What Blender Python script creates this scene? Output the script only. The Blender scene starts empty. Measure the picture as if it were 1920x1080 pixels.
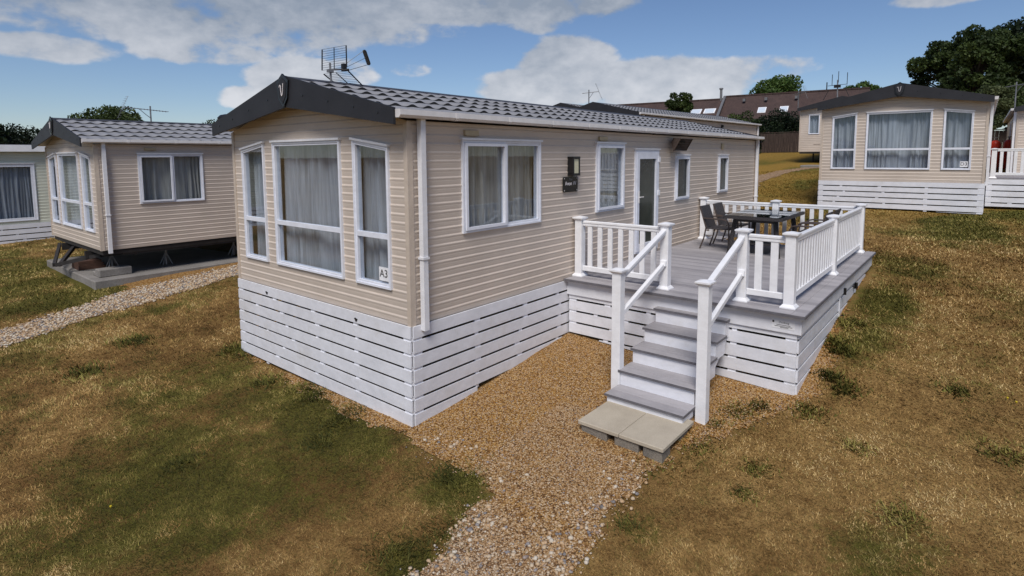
import bpy, bmesh, math, random
import numpy as np
from mathutils import Vector, Matrix
random.seed(7); rng = np.random.default_rng(7)
R = math.radians
scene = bpy.context.scene
col = scene.collection

# ------------------------------------------------------------ camera
cam_d = bpy.data.cameras.new("camera"); cam = bpy.data.objects.new("camera", cam_d); col.objects.link(cam)
cF = Vector((0.76627907, 0.63545729, -0.09492328)); cR = Vector((0.63790481, -0.77009354, -0.00577785)); cU = Vector((0.07677138, 0.05612457, 0.99546782))
M = Matrix((cR, cU, -cF)).transposed().to_4x4(); M.translation = Vector((-3.920, -4.681, 1.835))
cam.matrix_world = M
cam_d.sensor_width = 36; cam_d.lens = 1060.72 / 1920 * 36
cam_d.shift_y = -(540 - 394.69) / 1920
cam_d.clip_start = .05; cam_d.clip_end = 2000
scene.camera = cam

# ------------------------------------------------------------ light
SUN_AZ, SUN_EL = math.atan2(-0.45, -0.85), R(52)
sd = Vector((math.cos(SUN_AZ) * math.cos(SUN_EL), math.sin(SUN_AZ) * math.cos(SUN_EL), math.sin(SUN_EL)))
sl = bpy.data.lights.new("sun", 'SUN'); sl.energy = 2.5; sl.angle = R(24); sl.color = (1, .95, .88)
so = bpy.data.objects.new("sun", sl); col.objects.link(so); so.rotation_euler = (-sd).to_track_quat('-Z', 'Y').to_euler()
scene.view_settings.view_transform = 'Standard'; scene.view_settings.look = 'None'
scene.view_settings.exposure = 0.5; scene.view_settings.gamma = 1

w = bpy.data.worlds.new("World"); scene.world = w; w.use_nodes = True
nt = w.node_tree; nt.nodes.clear()
def N(t, **k):
    n = nt.nodes.new(t)
    for a, v in k.items(): setattr(n, a, v)
    return n
def math_(op, a, b=None, clamp=False):
    n = N('ShaderNodeMath', operation=op, use_clamp=clamp)
    for i, v in enumerate((a, b)):
        if v is None: continue
        if isinstance(v, (int, float)): n.inputs[i].default_value = v
        else: nt.links.new(v, n.inputs[i])
    return n.outputs[0]
tc = N('ShaderNodeTexCoord'); sep = N('ShaderNodeSeparateXYZ'); nt.links.new(tc.outputs['Generated'], sep.inputs[0])
az = math_('ARCTAN2', sep.outputs[1], sep.outputs[0]); el = math_('ARCSINE', sep.outputs[2])
comb = N('ShaderNodeCombineXYZ'); nt.links.new(az, comb.inputs[0]); nt.links.new(math_('MULTIPLY', el, 1.6), comb.inputs[1])
def noise(scale, detail, off=(0, 0, 0), rough=.55):
    mp = N('ShaderNodeMapping'); mp.inputs['Location'].default_value = off; nt.links.new(comb.outputs[0], mp.inputs[0])
    n = N('ShaderNodeTexNoise'); n.inputs['Scale'].default_value = scale; n.inputs['Detail'].default_value = detail; n.inputs['Roughness'].default_value = rough
    nt.links.new(mp.outputs[0], n.inputs['Vector']); return n.outputs[0]
n1 = noise(9, 7, (3, 1, 0)); n2 = noise(9, 7, (3, .97 - .0, 0)); n3 = noise(30, 5, (1, 2, 0)); n4 = noise(4, 4, (7, 3, 0))
CL = [(.599, .153, .085, .047, 1), (.640, .118, .115, .034, 1), (.44, .122, .16, .040, 1), (.31, .134, .095, .024, .75), (1.045, .124, .085, .036, .9),
      (1.115, .096, .05, .02, .7), (.965, .137, .045, .026, .6), (1.235, .212, .42, .050, .78), (.836, .250, .40, .030, .75), (1.367, .150, .075, .020, .85),
      (1.185, .162, .095, .022, .85), (.865, .147, .035, .012, .5), (.654, .222, .05, .016, .5), (.053, .212, .06, .012, .6),
      (1.9, .2, .3, .08, .7), (-.4, .3, .3, .06, .7), (2.8, .25, .5, .12, .8), (-1.5, .25, .5, .1, .8), (-2.4, .4, .6, .2, .8)]
tot = None
for a, e, ra, re, s in CL:
    dx = math_('DIVIDE', math_('SUBTRACT', az, a), ra); dy = math_('DIVIDE', math_('SUBTRACT', el, e), re)
    r2 = math_('ADD', math_('MULTIPLY', dx, dx), math_('MULTIPLY', dy, dy))
    g = math_('MULTIPLY', math_('SUBTRACT', 1.6, r2, True), s)
    tot = g if tot is None else math_('MAXIMUM', tot, g)
dens = math_('ADD', tot, math_('MULTIPLY', math_('SUBTRACT', n1, .5), 2.3))
dens = math_('ADD', dens, math_('MULTIPLY', math_('SUBTRACT', n3, .5), .6))
gate = math_('MULTIPLY', tot, 6, True)
mask = N('ShaderNodeMapRange', interpolation_type='SMOOTHSTEP'); mask.inputs[1].default_value = .30; mask.inputs[2].default_value = .76
nt.links.new(dens, mask.inputs[0])
fac = math_('MULTIPLY', math_('MULTIPLY', mask.outputs[0], gate), .93)
cr = N('ShaderNodeValToRGB'); cr.color_ramp.elements[0].position = .25; cr.color_ramp.elements[0].color = (.20, .235, .29, 1)
cr.color_ramp.elements[1].position = .72; cr.color_ramp.elements[1].color = (.50, .51, .54, 1)
tone = math_('ADD', math_('MULTIPLY', n1, .55), math_('MULTIPLY', n4, .45))
tone = math_('SUBTRACT', math_('ADD', tone, math_('MULTIPLY', math_('SUBTRACT', n3, .5), .35)), math_('MULTIPLY', math_('SUBTRACT', el, .15), 2.2))
nt.links.new(tone, cr.inputs[0])
sky = N('ShaderNodeTexSky', sky_type='NISHITA'); sky.sun_disc = False; sky.sun_elevation = SUN_EL; sky.sun_rotation = math.pi / 2 - SUN_AZ
sky.air_density = 1.0; sky.dust_density = .1; sky.ozone_density = 3.0
SKY = .062
bgs = N('ShaderNodeBackground'); bgs.inputs[1].default_value = SKY
tint = N('ShaderNodeMix', data_type='RGBA', blend_type='MULTIPLY'); tint.inputs[0].default_value = 1
nt.links.new(sky.outputs[0], tint.inputs[6]); tint.inputs[7].default_value = (.86, .90, 1.02, 1)
nt.links.new(tint.outputs[2], bgs.inputs[0])
bgc = N('ShaderNodeBackground'); bgc.inputs[1].default_value = 1.0; nt.links.new(cr.outputs[0], bgc.inputs[0])
mx = N('ShaderNodeMixShader'); nt.links.new(fac, mx.inputs[0]); nt.links.new(bgs.outputs[0], mx.inputs[1]); nt.links.new(bgc.outputs[0], mx.inputs[2])
wo = N('ShaderNodeOutputWorld'); nt.links.new(mx.outputs[0], wo.inputs[0])

# ------------------------------------------------------------ materials
class Mt:
    def __init__(s, name, color=(.5, .5, .5), rough=.5, metal=0, spec=.5):
        s.m = bpy.data.materials.new(name); s.m.use_nodes = True; s.t = s.m.node_tree
        s.b = s.t.nodes['Principled BSDF']; s.out = s.t.nodes['Material Output']
        s.b.inputs['Base Color'].default_value = (*color, 1); s.b.inputs['Roughness'].default_value = rough
        s.b.inputs['Metallic'].default_value = metal; s.b.inputs['Specular IOR Level'].default_value = spec
    def n(s, t, **k):
        n = s.t.nodes.new(t)
        for a, v in k.items(): setattr(n, a, v)
        return n
    def l(s, a, b): s.t.links.new(a, b)
    def pos(s, world=True):
        if world: return s.n('ShaderNodeNewGeometry').outputs['Position']
        return s.n('ShaderNodeTexCoord').outputs['Object']
    def noise(s, scale, detail=4, rough=.6, world=False, stretch=None, off=None):
        v = s.pos(world)
        if stretch or off:
            mp = s.n('ShaderNodeMapping'); mp.inputs['Scale'].default_value = stretch or (1, 1, 1); mp.inputs['Location'].default_value = off or (0, 0, 0); s.l(v, mp.inputs[0]); v = mp.outputs[0]
        n = s.n('ShaderNodeTexNoise'); n.inputs['Scale'].default_value = scale; n.inputs['Detail'].default_value = detail; n.inputs['Roughness'].default_value = rough
        s.l(v, n.inputs['Vector']); return n.outputs[0]
    def ramp(s, x, stops):
        r = s.n('ShaderNodeValToRGB'); e = r.color_ramp.elements
        while len(e) < len(stops): e.new(.5)
        for i, (p, c) in enumerate(stops): e[i].position = p; e[i].color = (*c, 1)
        s.l(x, r.inputs[0]); return r.outputs[0]
    def mix(s, f, a, b, blend='MIX'):
        n = s.n('ShaderNodeMix', data_type='RGBA', blend_type=blend)
        for i, v in ((0, f), (6, a), (7, b)):
            if isinstance(v, (int, float)): n.inputs[i].default_value = v
            elif isinstance(v, tuple): n.inputs[i].default_value = (*v, 1)
            else: s.l(v, n.inputs[i])
        return n.outputs[2]
    def math(s, op, a, b=None, clamp=False):
        n = s.n('ShaderNodeMath', operation=op, use_clamp=clamp)
        for i, v in enumerate((a, b)):
            if v is None: continue
            if isinstance(v, (int, float)): n.inputs[i].default_value = v
            else: s.l(v, n.inputs[i])
        return n.outputs[0]
    def mr(s, x, a, b, c=0, d=1):
        n = s.n('ShaderNodeMapRange'); s.l(x, n.inputs[0])
        for i, v in enumerate((a, b, c, d)): n.inputs[i + 1].default_value = v
        return n.outputs[0]
    def col(s, x): s.l(x, s.b.inputs['Base Color']); return s
    def bump(s, h, st=.3, dist=.01):
        b = s.n('ShaderNodeBump'); b.inputs['Strength'].default_value = st; b.inputs['Distance'].default_value = dist
        s.l(h, b.inputs['Height']); s.l(b.outputs[0], s.b.inputs['Normal']); return s
def soft(name, c, rough=.5, var=.12, scale=6, bump=.0, spec=.4, metal=0, stretch=None):
    m = Mt(name, c, rough, metal, spec); n = m.noise(scale, 5, .65, stretch=stretch)
    a = tuple(x * (1 - var) for x in c); b = tuple(min(1, x * (1 + var)) for x in c)
    m.col(m.ramp(n, [(.3, a), (.7, b)]))
    if bump: m.bump(m.noise(scale * 8, 3), bump, .004)
    return m.m
MT = {}
def siding_mat(name, c):
    m = Mt(name, c, .45, 0, .4)
    n = m.noise(1.2, 5, .6, world=True); n2 = m.noise(30, 4, .7, stretch=(.25, .25, 2.5))
    f = m.math('ADD', m.math('MULTIPLY', n, .6), m.math('MULTIPLY', n2, .4))
    m.col(m.ramp(f, [(.3, tuple(x * .86 for x in c)), (.7, tuple(x * 1.08 for x in c))]))
    m.bump(m.noise(3, 2, stretch=(1, 1, .3)), .12, .01)
    return m.m
MT['siding'] = siding_mat('beige_cladding', (.565, .485, .42))
MT['siding_cream'] = siding_mat('cream_green_cladding', (.60, .62, .53))
MT['trim'] = soft('beige_trim', (.51, .43, .36), .4)
def white_mat(name, c, dirt=.0):
    m = Mt(name, c, .32, 0, .5)
    n = m.noise(2.2, 6, .7); g = m.noise(14, 5, .7, stretch=(.5, .5, 1))
    f = m.math('ADD', m.math('MULTIPLY', n, .5), m.math('MULTIPLY', g, .5))
    cc = m.ramp(f, [(.25, tuple(x * (.80 - dirt) for x in c)), (.6, c)])
    st = m.mr(m.noise(1.3, 7, .75, world=True, off=(4, 2, 1)), .54, .74, 0, .16 + dirt * 7); st2 = m.mr(m.noise(9, 6, .8, world=True, stretch=(1, 1, .3)), .60, .72, 0, .18 + dirt * 5)
    cc = m.mix(st, cc, (.42, .37, .28)); cc = m.mix(st2, cc, (.38, .36, .33)); m.col(cc); m.l(m.mr(g, .2, .8, .25, .5), m.b.inputs['Roughness'])
    return m.m
MT['white'] = white_mat('white_pvc', (.76, .76, .80))
MT['white_rail'] = white_mat('white_rail_pvc', (.82, .82, .85))
MT['white_skirt'] = white_mat('white_skirt_boards', (.74, .745, .80), .02)
MT['fascia'] = soft('charcoal_fascia', (.018, .018, .022), .55, .2, 3)
MT['badge'] = soft('badge_black', (.012, .012, .014), .25, .1, 3)
MT['emblem'] = soft('silver_emblem', (.7, .66, .68), .3, .05, 3)
m = Mt('pantile_roof', (.4, .4, .43), .5, 0, .4); nn = m.noise(1.6, 6, .65); ng = m.noise(60, 3, .6)
m.col(m.ramp(m.math('ADD', m.math('MULTIPLY', nn, .7), m.math('MULTIPLY', ng, .3)), [(.3, (.20, .20, .215)), (.7, (.29, .29, .305))])); m.bump(ng, .15, .002); MT['roof'] = m.m
MT['gap'] = Mt('tile_lip_shade', (.012, .012, .014), .9).m  # shade under the tile crests, painted on closed lip faces
MT['ridge'] = soft('ridge_tile', (.05, .05, .058), .5, .2)
MT['gutter'] = soft('gutter_pvc', (.62, .60, .60), .35, .08)
MT['frame'] = white_mat('window_pvc', (.74, .76, .84))
MT['black'] = soft('black_plastic', (.012, .011, .012), .35, .2)
MT['steel'] = soft('galvanised_steel', (.22, .22, .23), .5, .25, 12, metal=.6)
MT['darksteel'] = soft('painted_chassis_steel', (.025, .022, .022), .6, .3, 10)
def glass(name, tint=(.90, .93, .96), boost=1.0):
    m = Mt(name); m.t.nodes.remove(m.b)
    tr = m.n('ShaderNodeBsdfTransparent'); tr.inputs[0].default_value = (*tint, 1)
    gl = m.n('ShaderNodeBsdfGlossy'); gl.inputs['Roughness'].default_value = .015; gl.inputs[0].default_value = (.95, .97, 1, 1)
    fr = m.n('ShaderNodeLayerWeight'); fr.inputs[0].default_value = .5
    bp = m.n('ShaderNodeBump'); bp.inputs['Strength'].default_value = .04; bp.inputs['Distance'].default_value = .02
    m.l(m.noise(1.3, 2, world=True), bp.inputs['Height']); m.l(bp.outputs[0], gl.inputs['Normal'])
    f = m.math('ADD', m.math('MULTIPLY', m.math('POWER', fr.outputs[1], 3.2), .75), .035 * boost, True); mx = m.n('ShaderNodeMixShader')
    m.l(f, mx.inputs[0]); m.l(tr.outputs[0], mx.inputs[1]); m.l(gl.outputs[0], mx.inputs[2]); m.l(mx.outputs[0], m.out.inputs[0])
    return m.m
MT['glass'] = glass('window_glass'); MT['table_glass'] = glass('table_top_glass', (.5, .55, .55), 1.3)
m = Mt('obscure_glass', (.05, .058, .05), .22, 0, .3); m.col(m.ramp(m.noise(1.5, 3), [(.3, (.02, .023, .02)), (.7, (.05, .056, .045))])); MT['dark_glass'] = m.m
def curtain_mat(name, c):
    m = Mt(name, c, .85, 0, .1); n = m.noise(14, 4, .6, stretch=(1, 1, .06))
    m.col(m.ramp(n, [(.3, tuple(x * .5 for x in c)), (.7, c)])); return m.m  # upright streaks paint the shading of the folds into the cloth colour
MT['curtain'] = curtain_mat('grey_voile', (.52, .53, .56)); MT['curtain_cream'] = curtain_mat('cream_curtain', (.62, .58, .52))
MT['inside'] = soft('interior_panel', (.12, .11, .10), .8)
MT['vent'] = soft('cream_vent', (.46, .38, .25), .5)
m = Mt('composite_deck', (.3, .28, .3), .55, 0, .35)
mp = m.n('ShaderNodeMapping'); mp.inputs['Rotation'].default_value = (0, 0, math.pi / 2); m.l(m.pos(True), mp.inputs[0])
wv = m.n('ShaderNodeTexWave', wave_type='BANDS', bands_direction='Y'); wv.inputs['Scale'].default_value = 13; wv.inputs['Distortion'].default_value = .3
m.l(mp.outputs[0], wv.inputs['Vector'])
nz = m.noise(3, 6, .7, world=True); nz2 = m.noise(22, 4, .7, world=True, stretch=(3, .3, 1))
f = m.math('ADD', m.math('MULTIPLY', nz, .5), m.math('MULTIPLY', nz2, .5))
sx = m.n('ShaderNodeSeparateXYZ'); m.l(m.pos(True), sx.inputs[0]); wn = m.n('ShaderNodeTexWhiteNoise', noise_dimensions='1D')
m.l(m.math('FLOOR', m.math('DIVIDE', m.math('SUBTRACT', sx.outputs[0], 2.9), .144)), wn.inputs['W'])
f = m.math('ADD', m.math('MULTIPLY', f, .75), m.math('MULTIPLY', wn.outputs[0], .3))
gv_ = m.math('FRACT', m.math('DIVIDE', sx.outputs[0], .018)); gr_ = m.math('ABSOLUTE', m.math('SUBTRACT', gv_, .5))
m.col(m.ramp(f, [(.3, (.23, .218, .232)), (.7, (.39, .37, .385))])); m.bump(gr_, .5, .003); MT['deck'] = m.m
MT['deck_edge'] = soft('composite_nosing', (.12, .115, .13), .55, .2, 10)
m = Mt('paving', (.4, .36, .28), .85, 0, .2); a = m.noise(2.5, 6, .7, world=True); b = m.noise(90, 3, .7, world=True)
m.col(m.mix(.35, m.ramp(a, [(.3, (.35, .295, .225)), (.7, (.50, .435, .34))]), m.ramp(b, [(.35, (.28, .25, .20)), (.65, (.50, .46, .39))]))); m.bump(b, .3, .003); MT['paving'] = m.m
m = Mt('concrete', (.3, .28, .26), .9, 0, .2); a = m.noise(2, 6, .7, world=True); b = m.noise(50, 4, .7, world=True)
m.col(m.mix(.4, m.ramp(a, [(.3, (.13, .12, .11)), (.7, (.27, .25, .235))]), m.ramp(b, [(.35, (.13, .12, .11)), (.65, (.32, .30, .28))]))); m.bump(b, .5, .006); MT['concrete'] = m.m
m = Mt('dense_block', (.12, .115, .11), .95, 0, .1); b = m.noise(60, 4, .7, world=True); a = m.noise(6, 4, world=True)
m.col(m.mix(.5, m.ramp(a, [(.3, (.14, .13, .115)), (.7, (.32, .27, .21))]), m.ramp(b, [(.35, (.09, .085, .08)), (.65, (.26, .235, .21))]))); m.bump(b, .8, .008); MT['block'] = m.m
m = Mt('rattan', (.06, .05, .05), .6, 0, .4)
wv = m.n('ShaderNodeTexBrick'); wv.inputs['Scale'].default_value = 14; wv.inputs['Mortar Size'].default_value = .06
wv.inputs['Color1'].default_value = (.095, .085, .09, 1); wv.inputs['Color2'].default_value = (.055, .048, .05, 1); wv.inputs['Mortar'].default_value = (.012, .01, .01, 1)
mp = m.n('ShaderNodeMapping'); mp.inputs['Scale'].default_value = (5, 5, 5); mp.inputs['Rotation'].default_value = (.6, .5, .3); m.l(m.pos(False), mp.inputs[0]); m.l(mp.outputs[0], wv.inputs['Vector'])
m.col(wv.outputs[0]); MT['rattan'] = m.m
MT['arm'] = soft('brown_arm_metal', (.10, .075, .065), .35, .2, 20, metal=.4)
MT['lampglass'] = soft('cream_lamp_panel', (.55, .53, .38), .3, .05)
MT['red'] = soft('gas_bottle_red', (.60, .045, .02), .4, .15)
m = Mt('old_roof_tiles', (.1, .06, .05), .85, 0, .2)
br = m.n('ShaderNodeTexBrick'); br.inputs['Scale'].default_value = 3.2; br.inputs['Mortar Size'].default_value = .03; br.inputs['Row Height'].default_value = .5
br.inputs['Color1'].default_value = (.085, .055, .050, 1); br.inputs['Color2'].default_value = (.062, .040, .037, 1); br.inputs['Mortar'].default_value = (.02, .015, .015, 1)
m.l(m.pos(False), br.inputs['Vector']); m.col(m.mix(.55, br.outputs[0], m.ramp(m.noise(1.0, 6, .8), [(.3, (.035, .026, .027)), (.7, (.095, .062, .054))]))); MT['old_roof'] = m.m
MT['brick'] = soft('brown_brick_wall', (.22, .15, .11), .9, .25, 10)
m = Mt('fence_wood', (.1, .08, .07), .9, 0, .1); m.col(m.ramp(m.noise(3, 5, .7, stretch=(6, 6, .6)), [(.3, (.028, .02, .018)), (.7, (.085, .062, .052))])); MT['fence'] = m.m
def leaf_mat(name, a, b, c):
    m = Mt(name, b, .6, 0, .25)
    at = m.n('ShaderNodeAttribute', attribute_name='rnd'); n = m.noise(.7, 3, world=True)
    f = m.math('ADD', m.math('MULTIPLY', at.outputs['Fac'], .6), m.math('MULTIPLY', n, .4))
    cc = m.ramp(f, [(.2, a), (.55, b), (.85, c)]); m.col(cc)
    tl = m.n('ShaderNodeBsdfTranslucent'); m.l(cc, tl.inputs[0]); mx = m.n('ShaderNodeMixShader'); mx.inputs[0].default_value = .25
    m.l(m.b.outputs[0], mx.inputs[1]); m.l(tl.outputs[0], mx.inputs[2]); m.l(mx.outputs[0], m.out.inputs[0])
    return m.m
MT['leaf'] = leaf_mat('oak_leaves', (.014, .026, .008), (.04, .062, .016), (.10, .135, .036))
MT['leaf_dark'] = leaf_mat('dark_leaves', (.004, .009, .005), (.011, .022, .009), (.03, .048, .016))
MT['leaf_light'] = leaf_mat('light_leaves', (.04, .055, .02), (.09, .11, .045), (.15, .17, .08))
MT['leaf_mid'] = leaf_mat('mid_leaves', (.025, .05, .01), (.06, .105, .022), (.11, .16, .04))
MT['bark'] = soft('bark', (.06, .048, .036), .95, .3, 15, .5)

# ------------------------------------------------------------ mesh helpers
class MB:
    def __init__(s): s.v = []; s.f = []; s.mi = []; s.k = 0
    def add(s, vs, fs, k=None):
        o = len(s.v); s.v += [tuple(v) for v in vs]; s.f += [tuple(o + i for i in f) for f in fs]; s.mi += [s.k if k is None else k] * len(fs)
    def box(s, x0, x1, y0, y1, z0, z1, k=None):
        if x0 > x1: x0, x1 = x1, x0
        if y0 > y1: y0, y1 = y1, y0
        if z0 > z1: z0, z1 = z1, z0
        s.add([(x0, y0, z0), (x1, y0, z0), (x1, y1, z0), (x0, y1, z0), (x0, y0, z1), (x1, y0, z1), (x1, y1, z1), (x0, y1, z1)],
              [(0, 3, 2, 1), (4, 5, 6, 7), (0, 1, 5, 4), (1, 2, 6, 5), (2, 3, 7, 6), (3, 0, 4, 7)], k)
    def prism(s, pts, off, k=None):   # closed polygon extruded by vector
        n = len(pts); off = Vector(off); a = [Vector(p) for p in pts]; b = [p + off for p in a]
        s.add(a + b, [tuple(range(n - 1, -1, -1)), tuple(range(n, 2 * n))] + [(i, (i + 1) % n, n + (i + 1) % n, n + i) for i in range(n)], k)
    def bar(s, p, q, w, h, up=(0, 0, 1), k=None):
        p = Vector(p); q = Vector(q); d = (q - p).normalized(); u = Vector(up); sd_ = d.cross(u)
        if sd_.length < 1e-4: sd_ = d.cross(Vector((1, 0, 0)))
        sd_.normalize(); u = sd_.cross(d)
        vs = []
        for c in (p, q):
            for a, b in ((-1, -1), (1, -1), (1, 1), (-1, 1)): vs.append(c + sd_ * a * w / 2 + u * b * h / 2)
        s.add(vs, [(3, 2, 1, 0), (4, 5, 6, 7), (0, 1, 5, 4), (1, 2, 6, 5), (2, 3, 7, 6), (3, 0, 4, 7)], k)
    def tube(s, pts, rad, n=8, k=None, cap=True):
        pts = [Vector(p) for p in pts]; rad = rad if isinstance(rad, (list, tuple)) else [rad] * len(pts); o = []
        for i, p in enumerate(pts):
            d = (pts[min(i + 1, len(pts) - 1)] - pts[max(i - 1, 0)]).normalized()
            a = d.cross(Vector((0, 0, 1)));
            if a.length < .05: a = d.cross(Vector((1, 0, 0)))
            a.normalize(); b = a.cross(d)
            o += [p + (a * math.cos(t) + b * math.sin(t)) * rad[i] for t in [2 * math.pi * j / n for j in range(n)]]
        fs = [(i * n + j, i * n + (j + 1) % n, (i + 1) * n + (j + 1) % n, (i + 1) * n + j) for i in range(len(pts) - 1) for j in range(n)]
        if cap: fs += [tuple(range(n - 1, -1, -1)), tuple(range((len(pts) - 1) * n, len(pts) * n))]
        s.add(o, fs, k)
    def lathe(s, c, prof, n=16, k=None):  # prof: (r, z)
        c = Vector(c); s.tubeprof = None
        vs = [c + Vector((r * math.cos(2 * math.pi * j / n), r * math.sin(2 * math.pi * j / n), z)) for r, z in prof for j in range(n)]
        fs = [(i * n + j, i * n + (j + 1) % n, (i + 1) * n + (j + 1) % n, (i + 1) * n + j) for i in range(len(prof) - 1) for j in range(n)]
        fs += [tuple(range(n - 1, -1, -1)), tuple(range((len(prof) - 1) * n, len(prof) * n))]
        s.add(vs, fs, k)
    def build(s, name, mats, parent=None, smooth=False, bevel=0):
        me = bpy.data.meshes.new(name); me.from_pydata([tuple(v) for v in s.v], [], s.f)
        if not isinstance(mats, (list, tuple)): mats = [mats]
        for m in mats: me.materials.append(m)
        if len(mats) > 1: me.polygons.foreach_set('material_index', s.mi)
        bm = bmesh.new(); bm.from_mesh(me)
        if bevel: bmesh.ops.bevel(bm, geom=list(bm.edges), offset=bevel, segments=1, affect='EDGES', clamp_overlap=True)
        bmesh.ops.recalc_face_normals(bm, faces=bm.faces); bm.to_mesh(me); bm.free()
        if smooth: me.polygons.foreach_set('use_smooth', [True] * len(me.polygons))
        me.update()
        o = bpy.data.objects.new(name, me); col.objects.link(o)
        if parent: o.parent = parent
        return o
def tag(o, label=None, cat=None, group=None, kind=None):
    if label: o['label'] = label
    if cat: o['category'] = cat
    if group: o['group'] = group
    if kind: o['kind'] = kind
    return o
def empty(name, loc, label, cat, group=None, rz=0):
    o = bpy.data.objects.new(name, None); col.objects.link(o); o.location = loc; o.rotation_euler = (0, 0, rz); o.empty_display_size = .2
    return tag(o, label, cat, group)
def copy_thing(o, loc, label, rz=None):
    c = o.copy(); col.objects.link(c); c.location = loc; c['label'] = label
    if rz is not None: c.rotation_euler = (0, 0, rz)
    for ch in o.children:
        d = ch.copy(); col.objects.link(d); d.parent = c
        for g in ch.children:
            e = g.copy(); col.objects.link(e); e.parent = d
    return c
def text_mesh(name, s, size, mat, parent, mw, thick=.0015):
    cu = bpy.data.curves.new(name, 'FONT'); cu.body = s; cu.size = size; cu.align_x = 'CENTER'; cu.align_y = 'CENTER'; cu.extrude = thick
    t = bpy.data.objects.new(name, cu); col.objects.link(t); bpy.context.view_layer.update()
    me = bpy.data.meshes.new_from_object(t.evaluated_get(bpy.context.evaluated_depsgraph_get())); bpy.data.objects.remove(t)
    me.transform(mw); me.materials.clear(); me.materials.append(mat); me.name = name
    o = bpy.data.objects.new(name, me); col.objects.link(o); o.parent = parent; return o
def frame_mat(org, sdir, ndir):  # local x->sdir, y->z up, z->normal
    s_ = Vector(sdir); n_ = Vector(ndir); u = Vector((0, 0, 1))
    m_ = Matrix((s_, u, n_)).transposed().to_4x4(); m_.translation = Vector(org); return m_

# ------------------------------------------------------------ terrain
CP = [(0,0,-1.14),(0,4,-1.16),(3,0,-.82),(3,-3.2,-.92),(4.8,-3.2,-.62),(8.2,-3.2,-.28),(1,-2,-1.12),(2,-2.5,-1.07),(-.2,9.4,-.80),(2.5,9.2,-.68),(-.2,12.3,-.80),
(16.1,-4.7,.17),(16.1,-.7,.2),(12,0,-.05),(12,4,-.1),(-4,-5,-1.45),(-4,2,-1.45),(-6,9,-1.15),(2,-8,-1.1),(7,-8,-.45),(-3,6.5,-1.12),(12,12,-.1),
(27,2,1.2),(31,1,1.42),(30,8,1.4),(40,8,1.93),(42,-2,1.98),(52,5,2.2),(40,-10,1.75),(32,-15,1.5),(0,20,-.6),(-12,32,-.6),(20,22,.5),(-15,5,-1.6),(-10,-15,-1.6),(8,-20,-.6),(60,60,1.5),(60,-40,1.8),(10,60,.3),(-30,60,-.4),(-40,-10,-1.8),(0,-45,-1.5)]
_P = np.array(CP, float)
def _U(r2): return np.where(r2 > 1e-9, r2 * np.log(np.maximum(r2, 1e-9)), 0)
_n = len(_P); _K = _U(((_P[:, None, :2] - _P[None, :, :2]) ** 2).sum(-1)) + np.eye(_n) * .5
_Q = np.c_[np.ones(_n), _P[:, :2]]; _W = np.linalg.solve(np.r_[np.c_[_K, _Q], np.c_[_Q.T, np.zeros((3, 3))]], np.r_[_P[:, 2], 0, 0, 0])
def gz(x, y):
    x = np.atleast_1d(np.asarray(x, float)); y = np.atleast_1d(np.asarray(y, float)); out = np.empty_like(x)
    for i in range(0, len(x), 20000):
        X = x[i:i + 20000]; Y = y[i:i + 20000]
        r2 = (X[:, None] - _P[:, 0]) ** 2 + (Y[:, None] - _P[:, 1]) ** 2
        z = _U(r2) @ _W[:_n] + _W[_n] + _W[_n + 1] * X + _W[_n + 2] * Y
        r = np.hypot(X - 5, Y - 3); t = np.clip((r - 45) / 35, 0, 1); t = t * t * (3 - 2 * t)
        out[i:i + 20000] = z * (1 - t) + 1.6 * t
    return out
def g1(x, y): return float(gz(x, y)[0])
def vnoise(x, y, s, seed=0):   # value noise 0..1
    X = x * s; Y = y * s; xi = np.floor(X).astype(int); yi = np.floor(Y).astype(int); fx = X - xi; fy = Y - yi
    fx = fx * fx * (3 - 2 * fx); fy = fy * fy * (3 - 2 * fy)
    def h(a, b):
        v = np.sin(a * 127.1 + b * 311.7 + seed * 74.7) * 43758.5453; return v - np.floor(v)
    return (h(xi, yi) * (1 - fx) + h(xi + 1, yi) * fx) * (1 - fy) + (h(xi, yi + 1) * (1 - fx) + h(xi + 1, yi + 1) * fx) * fy
def fbm(x, y, s, seed=0): return (vnoise(x, y, s, seed) * .5 + vnoise(x, y, s * 2.1, seed + 1) * .27 + vnoise(x, y, s * 4.3, seed + 2) * .15 + vnoise(x, y, s * 8.9, seed + 3) * .08)
# greenness of the turf (x, y, radius_x, radius_y, strength)
GR = [(-.35, .6, .45, 1.6, .8), (-.45, -1.2, .3, .5, .9), (-.4, 3.6, .5, .6, .9), (-1.3, 3.3, .9, .7, .45), (-2.2, .6, .9, 1.1, .45), (-1.6, 1.9, .9, .8, .35), (-1.3, -1.45, .35, .3, .8), (-2.8, 4.2, 1.3, 1, .35),
      (-.8, 9.2, 1.2, .9, .75), (-1.6, 10.6, 2, 1.2, .5), (-.6, 7.0, .9, .25, .4), (3.3, -3.55, .3, .12, .5), (4.6, -3.6, .7, .3, .7), (6.6, -3.7, 1.2, .4, .8), (8.6, -3.7, 1.3, .8, .8),
      (2.05, -2.9, .2, .1, .5), (1.0, -2.9, .5, .25, .45), (.1, -2.75, .35, .2, .6), (13.8, -4.2, 2.3, 1.1, .9), (16, -6, 2, 1.2, .9), (6.5, -5.5, 1.2, .8, .35), (14.5, -1.2, 1.5, .7, .5), (22, .5, 3, .8, .4),
      (26, 1.8, 1.5, 1, .5), (30, 5, 2, 1.5, .3), (1.6, 5.6, 2, .4, .4), (-4.5, 7.5, 2, 1.5, .4), (3, 11, 3, 2, .3), (-1, 14, 4, 2, .5), (9, -7, 1.5, 1, .3), (.9, -4.2, .5, .4, .3)]
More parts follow.
